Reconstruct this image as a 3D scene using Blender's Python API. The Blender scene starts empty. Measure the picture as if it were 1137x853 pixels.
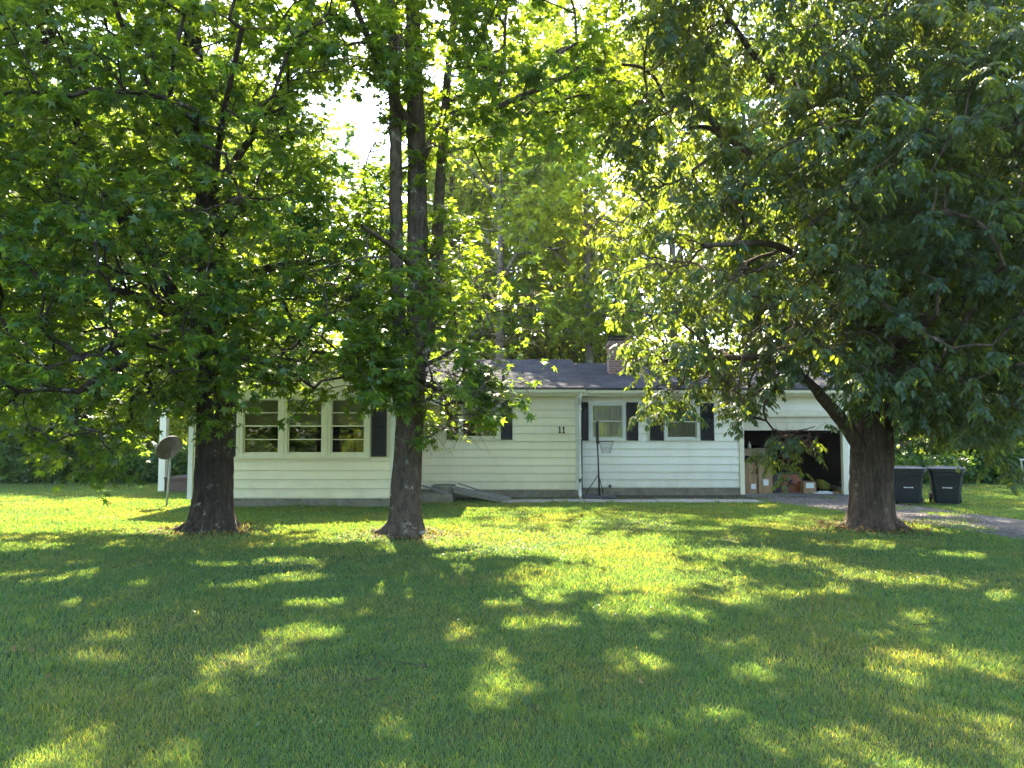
import bpy, math, random
import numpy as np
from mathutils import Vector, Matrix, noise as mnoise

random.seed(11)
R = math.radians
C = bpy.context.scene.collection
scene = bpy.context.scene

# ------------------------------------------------------------------ camera, sky, sun, exposure
EYE, FPX, CX, CY = 1.65, 827.0, 568.5, 426.5
TILT = R(3.77)
cam_d = bpy.data.cameras.new("camera")
cam = bpy.data.objects.new("camera", cam_d)
C.objects.link(cam)
cam.location = (0, 0, EYE)
cam.rotation_euler = (R(90) + TILT, 0, 0)
cam_d.sensor_width = 36.0
cam_d.lens = FPX / 1137.0 * 36.0
cam_d.clip_start = 0.05
cam_d.clip_end = 2000
scene.camera = cam

SUN_DIR = Vector((-0.16, 1.0, math.tan(R(50)) * 1.012)).normalized()     # towards the sun
sun_el = math.asin(SUN_DIR.z)
sun_rot = math.atan2(SUN_DIR.x, SUN_DIR.y)
world = bpy.data.worlds.new("World")
scene.world = world
world.use_nodes = True
wn = world.node_tree
bg = wn.nodes["Background"]
sky = wn.nodes.new("ShaderNodeTexSky")
sky.sky_type = 'NISHITA'
sky.sun_disc = False
sky.sun_elevation = sun_el
sky.sun_rotation = sun_rot
sky.air_density = 1.0
sky.dust_density = 1.3
sky.ozone_density = 1.0
wn.links.new(sky.outputs[0], bg.inputs[0])
bg.inputs[1].default_value = 0.15
sd = bpy.data.lights.new("sun", 'SUN')
sd.energy = 4.6
sd.angle = R(0.53)
sd.color = (1.0, 0.90, 0.69)
sun = bpy.data.objects.new("sun", sd)
C.objects.link(sun)
sun.rotation_euler = SUN_DIR.to_track_quat('Z', 'Y').to_euler()
sun.location = (-4, 30, 40)

scene.view_settings.view_transform = 'Standard'
scene.view_settings.look = 'None'
scene.view_settings.gamma = 1.0
scene.view_settings.use_curve_mapping = False
scene.view_settings.exposure = 3.0
scene.render.engine = 'CYCLES'
cy = scene.cycles
cy.max_bounces = 8
cy.diffuse_bounces = 4
cy.glossy_bounces = 3
cy.transmission_bounces = 6
cy.transparent_max_bounces = 8
cy.sample_clamp_indirect = 6.0
cy.caustics_reflective = False
cy.caustics_refractive = False
cy.use_denoising = True
try:
    cy.denoiser = 'OPENIMAGEDENOISE'
    cy.denoising_input_passes = 'RGB_ALBEDO_NORMAL'
    cy.denoising_prefilter = 'ACCURATE'
except Exception:
    pass


def at(px, py, Y):
    """the point at depth Y seen in the direction of the photograph's (px, py)"""
    dx = (px - CX) / FPX
    dz = (CY - py) / FPX
    c, s = math.cos(TILT), math.sin(TILT)
    dy, dzz = c - dz * s, s + dz * c
    k = Y / dy
    return Vector((dx * k, Y, EYE + dzz * k))


def project(P):
    """numpy (N,3) -> image coordinates of the photograph"""
    c, s = math.cos(TILT), math.sin(TILT)
    x, y, z = P[:, 0], P[:, 1], P[:, 2] - EYE
    f = y * c + z * s
    u = -y * s + z * c
    return CX + FPX * x / f, CY - FPX * u / f


# ------------------------------------------------------------------ object helpers
def tag(o, label=None, cat=None, group=None, kind=None):
    if label: o['label'] = label
    if cat: o['category'] = cat
    if group: o['group'] = group
    if kind: o['kind'] = kind
    return o


def empty(name, loc=(0, 0, 0), rz=0.0, label=None, cat=None, group=None):
    o = bpy.data.objects.new(name, None)
    C.objects.link(o)
    o.location = loc
    o.rotation_euler = (0, 0, rz)
    o.empty_display_size = 0.2
    return tag(o, label, cat, group)


def mesh_np(name, verts, corners, starts, totals, mat, parent=None, smooth=False, loc=None):
    me = bpy.data.meshes.new(name)
    verts = np.ascontiguousarray(verts, dtype=np.float32)
    corners = np.ascontiguousarray(corners, dtype=np.int32)
    me.vertices.add(len(verts))
    me.vertices.foreach_set("co", verts.ravel())
    me.loops.add(len(corners))
    me.loops.foreach_set("vertex_index", corners)
    me.polygons.add(len(starts))
    me.polygons.foreach_set("loop_start", np.ascontiguousarray(starts, dtype=np.int32))
    try:
        me.polygons.foreach_set("loop_total", np.ascontiguousarray(totals, dtype=np.int32))
    except Exception:
        pass
    me.update(calc_edges=True)
    if smooth:
        me.polygons.foreach_set("use_smooth", np.ones(len(starts), dtype=bool))
    if isinstance(mat, (list, tuple)):
        for m in mat: me.materials.append(m)
    else:
        me.materials.append(mat)
    o = bpy.data.objects.new(name, me)
    C.objects.link(o)
    if parent: o.parent = parent
    if loc: o.location = loc
    return o


class MB:
    def __init__(s):
        s.v, s.f = [], []

    def add(s, vs, fs):
        b = len(s.v)
        s.v += [tuple(v) for v in vs]
        s.f += [tuple(b + i for i in f) for f in fs]
        return s

    def box(s, x0, x1, y0, y1, z0, z1, bev=0.0):
        if bev > 0:
            return s.bbox(x0, x1, y0, y1, z0, z1, bev)
        vs = [(x0, y0, z0), (x1, y0, z0), (x1, y1, z0), (x0, y1, z0), (x0, y0, z1), (x1, y0, z1), (x1, y1, z1), (x0, y1, z1)]
        return s.add(vs, [(0, 3, 2, 1), (4, 5, 6, 7), (0, 1, 5, 4), (1, 2, 6, 5), (2, 3, 7, 6), (3, 0, 4, 7)])

    def bbox(s, x0, x1, y0, y1, z0, z1, b):
        """box with chamfered vertical edges and top"""
        def ring(i, z):
            return [(x0 + b, y0 + i, z), (x1 - b, y0 + i, z), (x1 - i, y0 + b, z), (x1 - i, y1 - b, z),
                    (x1 - b, y1 - i, z), (x0 + b, y1 - i, z), (x0 + i, y1 - b, z), (x0 + i, y0 + b, z)]
        vs = ring(0, z0) + ring(0, z1 - b) + ring(b * .9, z1)
        fs = [tuple(range(7, -1, -1)), tuple(range(16, 24))]
        for k in (0, 8):
            for i in range(8):
                j = (i + 1) % 8
                fs.append((k + i, k + j, k + 8 + j, k + 8 + i))
        return s.add(vs, fs)

    def quad(s, a, b, c, d):
        return s.add([a, b, c, d], [(0, 1, 2, 3)])

    def beam(s, a, b, w, h, up=(0, 0, 1)):
        a, b = Vector(a), Vector(b)
        d = (b - a).normalized()
        u = Vector(up)
        sx = d.cross(u)
        if sx.length < 1e-4: sx = d.cross(Vector((1, 0, 0)))
        sx.normalize()
        sz = sx.cross(d).normalized()
        vs = []
        for p in (a, b):
            for i, j in ((-1, -1), (1, -1), (1, 1), (-1, 1)):
                vs.append(p + sx * (i * w / 2) + sz * (j * h / 2))
        return s.add(vs, [(0, 1, 2, 3), (7, 6, 5, 4), (0, 4, 5, 1), (1, 5, 6, 2), (2, 6, 7, 3), (3, 7, 4, 0)])

    def tube(s, pts, rs, n=10, cap=True):
        pts = [Vector(p) for p in pts]
        if not hasattr(rs, '__len__'): rs = [rs] * len(pts)
        vs, fs = [], []
        ref = None
        for i, p in enumerate(pts):
            d = (pts[min(i + 1, len(pts) - 1)] - pts[max(i - 1, 0)]).normalized()
            if ref is None:
                ref = d.orthogonal().normalized()
            ref = (ref - d * ref.dot(d)).normalized()
            q = d.cross(ref)
            for k in range(n):
                a = 2 * math.pi * k / n
                vs.append(p + (ref * math.cos(a) + q * math.sin(a)) * rs[i])
        for i in range(len(pts) - 1):
            for k in range(n):
                j = (k + 1) % n
                fs.append((i * n + k, i * n + j, (i + 1) * n + j, (i + 1) * n + k))
        if cap:
            fs.append(tuple(range(n - 1, -1, -1)))
            fs.append(tuple((len(pts) - 1) * n + k for k in range(n)))
        return s.add(vs, fs)

    def build(s, name, mat, parent=None, smooth=False, loc=None, label=None):
        me = bpy.data.meshes.new(name)
        me.from_pydata(s.v, [], s.f)
        me.update()
        if smooth:
            for p in me.polygons: p.use_smooth = True
        me.materials.append(mat)
        o = bpy.data.objects.new(name, me)
        C.objects.link(o)
        if parent: o.parent = parent
        if loc: o.location = loc
        if label: o['label'] = label
        return o


# ------------------------------------------------------------------ materials
def nt(name):
    m = bpy.data.materials.new(name)
    m.use_nodes = True
    t = m.node_tree
    return m, t, t.nodes["Principled BSDF"]


def nd(t, kind, **kw):
    n = t.nodes.new(kind)
    for k, v in kw.items():
        if k.startswith('i_'):
            key = k[2:]
            key = int(key) if key.isdigit() else key.replace('_', ' ')
            n.inputs[key].default_value = v
        else:
            setattr(n, k, v)
    return n


def coords(t, scale=(1, 1, 1), kind='Object'):
    tc = nd(t, "ShaderNodeTexCoord")
    mp = nd(t, "ShaderNodeMapping")
    mp.inputs['Scale'].default_value = scale
    t.links.new(tc.outputs[kind], mp.inputs['Vector'])
    return mp.outputs['Vector']


def ramp(t, src, stops):
    r = nd(t, "ShaderNodeValToRGB")
    e = r.color_ramp.elements
    while len(e) > 1: e.remove(e[-1])
    e[0].position, e[0].color = stops[0][0], (*stops[0][1], 1)
    for p, c in stops[1:]:
        q = e.new(p); q.color = (*c, 1)
    t.links.new(src, r.inputs[0])
    return r.outputs[0]


def mixc(t, fac, a, b, mode='MIX'):
    m = nd(t, "ShaderNodeMix", data_type='RGBA', blend_type=mode)
    for sock, v in ((m.inputs[0], fac), (m.inputs[6], a), (m.inputs[7], b)):
        if isinstance(v, (int, float)): sock.default_value = v
        elif isinstance(v, tuple): sock.default_value = (*v, 1) if len(v) == 3 else v
        else: t.links.new(v, sock)
    return m.outputs[2]


def noise_(t, vec, scale, detail=4, rough=.55, dist=0):
    n = nd(t, "ShaderNodeTexNoise")
    n.inputs['Scale'].default_value = scale
    n.inputs['Detail'].default_value = detail
    n.inputs['Roughness'].default_value = rough
    n.inputs['Distortion'].default_value = dist
    t.links.new(vec, n.inputs['Vector'])
    return n.outputs['Fac']


def bump(t, h, strength, dist, bsdf):
    b = nd(t, "ShaderNodeBump")
    b.inputs['Strength'].default_value = strength
    b.inputs['Distance'].default_value = dist
    t.links.new(h, b.inputs['Height'])
    t.links.new(b.outputs[0], bsdf.inputs['Normal'])


def simple(name, c1, c2, scale=6, rough=.6, bs=.2, bd=.01, spec=.4, metal=0, stretch=(1, 1, 1)):
    m, t, p = nt(name)
    v = coords(t, stretch)
    f = noise_(t, v, scale, 6, .65)
    t.links.new(ramp(t, f, [(.3, c1), (.7, c2)]), p.inputs['Base Color'])
    p.inputs['Roughness'].default_value = rough
    p.inputs['Specular IOR Level'].default_value = spec
    p.inputs['Metallic'].default_value = metal
    bump(t, noise_(t, v, scale * 6, 4), bs, bd, p)
    return m


def leafmat(name, c1, c2, tr, fac=.5, rough=.42, spec=.5, patch=.6, pc=None):
    m, t, p = nt(name)
    g = nd(t, "ShaderNodeNewGeometry")
    rnd = g.outputs['Random Per Island']
    base = ramp(t, rnd, [(0, c1), (.55, tuple((a + b) / 2 for a, b in zip(c1, c2))), (.97, c2), (1, pc or c2)])
    v = coords(t)
    n = noise_(t, v, patch, 2)
    hue = ramp(t, n, [(.35, (.8, .88, 1.0)), (.65, (1.22, 1.1, .8))])
    base = mixc(t, 1.0, base, hue, 'MULTIPLY')
    t.links.new(base, p.inputs['Base Color'])
    p.inputs['Roughness'].default_value = rough
    p.inputs['Specular IOR Level'].default_value = spec
    tl = nd(t, "ShaderNodeBsdfTranslucent")
    trc = mixc(t, 1.0, ramp(t, rnd, [(0, tuple(x * .7 for x in tr)), (1, tuple(min(1, x * 1.25) for x in tr))]), hue, 'MULTIPLY')
    t.links.new(trc, tl.inputs[0])
    mx = nd(t, "ShaderNodeMixShader")
    mx.inputs[0].default_value = fac
    t.links.new(p.outputs[0], mx.inputs[1])
    t.links.new(tl.outputs[0], mx.inputs[2])
    t.links.new(mx.outputs[0], t.nodes["Material Output"].inputs[0])
    return m


M = {}
M['leaf_gum'] = leafmat('gum_leaf', (.022, .068, .018), (.042, .105, .024), (.33, .47, .025), .5)
M['leaf_gum2'] = leafmat('maple_leaf', (.028, .08, .018), (.052, .12, .024), (.36, .50, .025), .52)
M['leaf_hick'] = leafmat('hickory_leaf', (.022, .052, .028), (.038, .078, .036), (.29, .37, .03), .45, .42, .5, pc=(.14, .13, .03))
M['leaf_wood'] = leafmat('wood_leaf', (.05, .11, .022), (.085, .16, .03), (.62, .70, .05), .6, patch=.25)
M['leaf_wood2'] = leafmat('wood_leaf_dark', (.035, .09, .024), (.06, .125, .03), (.24, .40, .04), .5, patch=.25)
M['leaf_bush'] = leafmat('bush_leaf', (.03, .085, .018), (.06, .135, .028), (.20, .34, .03), .45, patch=.8)


def mat_bark(name, c1, c2, c3, zs=1.0, lichen=(.30, .32, .26)):
    m, t, p = nt(name)
    v = coords(t, (9, 9, 2.2 * zs))
    f = noise_(t, v, 1.9, 10, .78, .8)
    v2 = coords(t)
    f2 = noise_(t, v2, 1.3, 3)
    base = ramp(t, f, [(.32, c1), (.5, c2), (.72, c3)])
    lf = ramp(t, noise_(t, v2, 4.2, 6, .7), [(.60, (0, 0, 0)), (.68, (1, 1, 1))])
    base = mixc(t, lf, base, lichen)
    base = mixc(t, 1.0, base, ramp(t, f2, [(.3, (.8, .82, .8)), (.7, (1.15, 1.08, 1.0))]), 'MULTIPLY')
    t.links.new(base, p.inputs['Base Color'])
    p.inputs['Roughness'].default_value = .95
    p.inputs['Specular IOR Level'].default_value = .15
    bump(t, f, 1.0, .035, p)
    return m


M['bark1'] = mat_bark('gum_bark', (.016, .012, .009), (.048, .036, .027), (.095, .075, .058))
M['bark2'] = mat_bark('maple_bark', (.022, .016, .011), (.085, .066, .048), (.17, .14, .105), 1.3, (.34, .34, .29))
M['bark3'] = mat_bark('hickory_bark', (.020, .014, .010), (.080, .058, .042), (.18, .135, .10), .7, (.20, .17, .13))
M['bark_pale'] = mat_bark('pale_bark', (.10, .085, .07), (.17, .15, .12), (.26, .24, .2))


def mat_siding(name, col):
    m, t, p = nt(name)
    v = coords(t)
    st = noise_(t, coords(t, (1.2, 1.2, .35)), 2.2, 6, .7)
    c = mixc(t, 1.0, col, ramp(t, st, [(.25, (.90, .89, .84)), (.5, (1, 1, 1)), (.8, (1.02, 1.02, 1.01))]), 'MULTIPLY')
    # splashed soil near the foundation
    sp = nd(t, "ShaderNodeSeparateXYZ")
    t.links.new(v, sp.inputs[0])
    mr = nd(t, "ShaderNodeMapRange")
    mr.inputs['From Min'].default_value = .22
    mr.inputs['From Max'].default_value = .95
    mr.inputs['To Min'].default_value = .75
    mr.inputs['To Max'].default_value = 0
    t.links.new(sp.outputs['Z'], mr.inputs['Value'])
    dn = nd(t, "ShaderNodeMath", operation='MULTIPLY')
    t.links.new(mr.outputs[0], dn.inputs[0])
    t.links.new(noise_(t, v, 3.5, 6, .7), dn.inputs[1])
    c = mixc(t, dn.outputs[0], c, (.36, .36, .24))
    t.links.new(c, p.inputs['Base Color'])
    p.inputs['Roughness'].default_value = .55
    p.inputs['Specular IOR Level'].default_value = .3
    bump(t, noise_(t, coords(t, (1, 1, 6)), 30, 4), .15, .003, p)
    return m


M['siding'] = mat_siding('grass_bounce_siding', (.85, .79, .61))  # white siding; warm bounce off the sunlit lawn put into its colour
M['siding_white'] = mat_siding('white_siding', (.85, .84, .78))
M['trim'] = simple('cream_trim', (.68, .65, .50), (.78, .75, .60), 5, .5, .1, .003)
M['trim_white'] = simple('white_trim', (.60, .61, .56), (.74, .75, .70), 4, .5, .1, .003)
M['shutter'] = simple('black_shutter', (.006, .007, .010), (.014, .016, .020), 8, .5, .1, .003)
M['concrete'] = simple('concrete', (.13, .12, .095), (.26, .245, .20), 5, .9, .5, .01, .2)
M['path'] = simple('path_concrete', (.20, .185, .15), (.33, .31, .26), 3, .9, .5, .008, .2)
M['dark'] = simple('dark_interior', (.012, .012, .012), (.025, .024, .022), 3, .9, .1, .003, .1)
M['black'] = simple('black_metal', (.008, .008, .009), (.018, .018, .02), 12, .45, .1, .002, .5)
M['wood_grey'] = simple('weathered_board', (.13, .12, .11), (.26, .25, .225), 6, .85, .5, .006, .2, stretch=(1, 8, 8))
M['bin'] = simple('bin_plastic', (.013, .019, .024), (.022, .030, .036), 3, .42, .12, .002, .5)
M['white_pl'] = simple('white_label', (.62, .64, .64), (.74, .76, .76), 8, .5, .1, .002)
M['cardboard'] = simple('cardboard', (.24, .155, .085), (.36, .24, .14), 4, .85, .15, .003, .15)
M['shelf_wood'] = simple('pale_wood', (.26, .19, .12), (.40, .31, .21), 4, .7, .2, .003, .3, stretch=(1, 6, 6))
M['red_wood'] = simple('red_brown_wood', (.14, .035, .012), (.26, .075, .026), 3, .4, .15, .002, .5, stretch=(1, 6, 1))
M['yellow'] = simple('yellow_plastic', (.20, .22, .04), (.32, .33, .07), 6, .5, .1, .002)
M['dish'] = simple('dish_grey', (.060, .050, .041), (.095, .080, .066), 7, .55, .1, .002, .4)
M['galv'] = simple('galvanised', (.26, .26, .22), (.40, .40, .34), 9, .5, .1, .002, .5)
M['curtain'] = simple('curtain', (.66, .62, .50), (.82, .79, .70), 3, .9, .3, .02, .1, stretch=(7, 7, .4))
M['blind'] = simple('roller_blind', (.62, .59, .42), (.74, .71, .54), 1.4, .9, .1, .002, .1)
M['floor'] = simple('garage_floor', (.12, .11, .10), (.20, .19, .17), 2, .8, .2, .003)
M['door_panel'] = simple('garage_door_paint', (.56, .52, .41), (.68, .64, .52), 3, .5, .1, .003)
M['litter'] = leafmat('dead_leaf', (.09, .055, .022), (.20, .13, .055), (.22, .13, .04), .2, .8, .2)
M['stone'] = simple('gravel_stone', (.12, .10, .085), (.30, .27, .235), 1.7, .9, .3, .003, .2)
M['bulb'] = simple('number_black', (.01, .01, .01), (.02, .02, .02), 9, .5, .1, .001)


def mat_shingle():
    m, t, p = nt('asphalt_shingle')
    v = coords(t)
    b = nd(t, "ShaderNodeTexBrick")
    b.inputs['Scale'].default_value = 1.0
    b.inputs['Brick Width'].default_value = .30
    b.inputs['Row Height'].default_value = .14
    b.inputs['Mortar Size'].default_value = .008
    b.inputs['Color1'].default_value = (.034, .035, .040, 1)
    b.inputs['Color2'].default_value = (.062, .060, .066, 1)
    b.inputs['Mortar'].default_value = (.02, .02, .022, 1)
    t.links.new(v, b.inputs['Vector'])
    c = mixc(t, 1.0, b.outputs['Color'], ramp(t, noise_(t, v, 1.2, 6, .7), [(.3, (.7, .7, .72)), (.7, (1.3, 1.25, 1.22))]), 'MULTIPLY')
    t.links.new(c, p.inputs['Base Color'])
    p.inputs['Roughness'].default_value = 1.0
    p.inputs['Specular IOR Level'].default_value = .1
    h = nd(t, "ShaderNodeMath", operation='ADD')
    t.links.new(b.outputs['Fac'], h.inputs[0])
    h.inputs[0].default_value = 0
    t.links.new(noise_(t, v, 90, 3), h.inputs[1])
    bump(t, h.outputs[0], .5, .006, p)
    return m


M['shingle'] = mat_shingle()


def mat_brick():
    m, t, p = nt('chimney_brick')
    tc = coords(t)
    s = nd(t, "ShaderNodeSeparateXYZ"); t.links.new(tc, s.inputs[0])
    a = nd(t, "ShaderNodeMath", operation='ADD')
    t.links.new(s.outputs[0], a.inputs[0]); t.links.new(s.outputs[1], a.inputs[1])
    cb = nd(t, "ShaderNodeCombineXYZ")
    t.links.new(a.outputs[0], cb.inputs[0]); t.links.new(s.outputs[2], cb.inputs[1])
    b = nd(t, "ShaderNodeTexBrick")
    b.inputs['Scale'].default_value = 1
    b.inputs['Brick Width'].default_value = .20
    b.inputs['Row Height'].default_value = .07
    b.inputs['Mortar Size'].default_value = .008
    b.inputs['Color1'].default_value = (.16, .068, .05, 1)
    b.inputs['Color2'].default_value = (.25, .12, .09, 1)
    b.inputs['Mortar'].default_value = (.33, .29, .25, 1)
    t.links.new(cb.outputs[0], b.inputs['Vector'])
    t.links.new(b.outputs[0], p.inputs['Base Color'])
    p.inputs['Roughness'].default_value = .9
    return m


M['brick'] = mat_brick()


def mat_glass():
    m, t, p = nt('window_glass')
    t.nodes.remove(p)
    tr = nd(t, "ShaderNodeBsdfTransparent")
    tr.inputs[0].default_value = (.96, .97, .94, 1)
    gl = nd(t, "ShaderNodeBsdfGlossy")
    gl.inputs['Roughness'].default_value = .02
    fr = nd(t, "ShaderNodeFresnel")
    fr.inputs[0].default_value = 1.9
    b = nd(t, "ShaderNodeBump")
    b.inputs['Strength'].default_value = .05
    b.inputs['Distance'].default_value = .05
    t.links.new(noise_(t, coords(t), 2.2, 2), b.inputs['Height'])
    t.links.new(b.outputs[0], gl.inputs['Normal'])
    mx = nd(t, "ShaderNodeMixShader")
    mul = nd(t, "ShaderNodeMath", operation='MULTIPLY')
    mul.inputs[1].default_value = 1.5
    t.links.new(fr.outputs[0], mul.inputs[0])
    t.links.new(mul.outputs[0], mx.inputs[0])
    t.links.new(tr.outputs[0], mx.inputs[1])
    t.links.new(gl.outputs[0], mx.inputs[2])
    t.links.new(mx.outputs[0], t.nodes["Material Output"].inputs[0])
    return m


M['glass'] = mat_glass()


def mat_ground():
    m, t, p = nt('lawn_soil')
    v = coords(t)
    a = noise_(t, v, 45, 8, .7)
    b = noise_(t, v, 1.1, 4, .6)
    c = ramp(t, a, [(.3, (.020, .032, .010)), (.5, (.040, .062, .018)), (.75, (.085, .092, .036))])
    c = mixc(t, ramp(t, b, [(.45, (0, 0, 0)), (.75, (.6, .6, .6))]), c, (.085, .070, .038))
    t.links.new(c, p.inputs['Base Color'])
    p.inputs['Roughness'].default_value = .95
    p.inputs['Specular IOR Level'].default_value = .1
    bump(t, a, .8, .03, p)
    return m


M['ground'] = mat_ground()


def mat_grass():
    m, t, p = nt('grass_blade')
    g = nd(t, "ShaderNodeNewGeometry")
    rnd = g.outputs['Random Per Island']
    v = coords(t)
    patch = noise_(t, v, .55, 5, .62)
    patch2 = noise_(t, v, 2.6, 4, .6)
    green = ramp(t, rnd, [(0, (.044, .104, .054)), (.5, (.060, .128, .062)), (.9, (.080, .146, .064)), (.97, (.14, .16, .07)), (1, (.24, .21, .12))])
    olive = ramp(t, rnd, [(0, (.070, .105, .045)), (.5, (.092, .128, .052)), (.85, (.14, .15, .068)), (1, (.26, .23, .14))])
    f = ramp(t, patch, [(.46, (0, 0, 0)), (.74, (1, 1, 1))])
    c = mixc(t, f, green, olive)
    c = mixc(t, 1.0, c, ramp(t, patch2, [(.3, (.82, .88, .9)), (.7, (1.2, 1.14, 1.05))]), 'MULTIPLY')
    t.links.new(c, p.inputs['Base Color'])
    p.inputs['Roughness'].default_value = .5
    p.inputs['Specular IOR Level'].default_value = .3
    tl = nd(t, "ShaderNodeBsdfTranslucent")
    c2 = mixc(t, 1.0, c, (3.9, 2.9, .6), 'MULTIPLY')
    t.links.new(c2, tl.inputs[0])
    mx = nd(t, "ShaderNodeMixShader")
    mx.inputs[0].default_value = .5
    t.links.new(p.outputs[0], mx.inputs[1]); t.links.new(tl.outputs[0], mx.inputs[2])
    t.links.new(mx.outputs[0], t.nodes["Material Output"].inputs[0])
    return m


M['grass'] = mat_grass()


def mat_drive():
    m, t, p = nt('gravel_drive')
    v = coords(t)
    vo = nd(t, "ShaderNodeTexVoronoi")
    vo.inputs['Scale'].default_value = 32
    t.links.new(v, vo.inputs['Vector'])
    sx = nd(t, "ShaderNodeSeparateColor")
    t.links.new(vo.outputs['Color'], sx.inputs[0])
    c = ramp(t, sx.outputs[0], [(0, (.085, .07, .06)), (.5, (.145, .125, .108)), (1, (.26, .235, .205))])
    c = mixc(t, ramp(t, noise_(t, v, 1.3, 6, .7), [(.42, (0, 0, 0)), (.62, (.85, .85, .85))]), c, (.085, .060, .042))
    t.links.new(c, p.inputs['Base Color'])
    p.inputs['Roughness'].default_value = .95
    p.inputs['Specular IOR Level'].default_value = .15
    bump(t, vo.outputs['Distance'], .8, .02, p)
    return m


M['drive'] = mat_drive()

# ------------------------------------------------------------------ ground, path, drive
def sheet(name, pts, z, mat, jit=0.0):
    mb = MB()
    mb.add([(x, y, z) for x, y in pts], [tuple(range(len(pts)))])
    return tag(mb.build(name, mat), kind='structure')


g = MB()
g.quad((-400, -300, 0), (400, -300, 0), (400, 500, 0), (-400, 500, 0))
tag(g.build('ground', M['ground']), kind='structure')

# concrete path in front of the house, slightly proud of the lawn
mb = MB()
for (x0, x1) in ((-.25, .98), (1.0, 2.23), (2.25, 3.48), (3.5, 4.73), (4.75, 6.0)):
    mb.box(x0, x1, 17.62 + .02 * math.sin(x0 * 3), 18.5, -.05, .028 + .006 * math.sin(x0 * 2.1), .008)
tag(mb.build('path', M['path']), kind='structure')
mb = MB()
mb.add([(-2.6, 18.5, .004), (6.05, 18.5, .004), (6.05, 19.95, .004), (-2.6, 19.95, .004)], [(0, 1, 2, 3)])
tag(mb.build('soil_strip', simple('bare_soil', (.05, .042, .03), (.11, .09, .065), 9, .95, .8, .03, .1)), kind='structure')

drv = [(6.05, 19.92), (6.1, 18.6), (6.45, 17.2), (6.95, 15.6), (7.35, 14.2), (7.75, 12.6), (8.05, 10.5), (8.35, 8), (8.5, 2), (8.6, -9),
       (11.4, -9), (11.0, 2), (10.7, 8), (10.35, 11), (9.95, 13.2), (9.6, 14.6), (9.3, 16), (9.05, 17.4), (8.95, 18.7), (8.9, 19.92)]
sheet('driveway', drv, .004, M['drive'])


def in_poly(x, y, poly):
    inside = np.zeros(len(x), bool)
    n = len(poly)
    j = n - 1
    for i in range(n):
        xi, yi = poly[i]; xj, yj = poly[j]
        cond = ((yi > y) != (yj > y)) & (x < (xj - xi) * (y - yi) / (yj - yi + 1e-12) + xi)
        inside ^= cond
        j = i
    return inside


TREES = [(-5.13, 12.75, .52), (-1.75, 12.2, .40), (6.30, 13.1, .55)]


def vnoise(x, y, s, seed=0):
    """cheap smooth value noise, vectorised"""
    x, y = x * s + seed * 17.3, y * s + seed * 9.1
    xi, yi = np.floor(x).astype(int), np.floor(y).astype(int)
    fx, fy = x - xi, y - yi
    fx, fy = fx * fx * (3 - 2 * fx), fy * fy * (3 - 2 * fy)

    def h(a, b):
        v = np.sin(a * 127.1 + b * 311.7 + seed) * 43758.5453
        return v - np.floor(v)
    return (h(xi, yi) * (1 - fx) + h(xi + 1, yi) * fx) * (1 - fy) + (h(xi, yi + 1) * (1 - fx) + h(xi + 1, yi + 1) * fx) * fy


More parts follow.
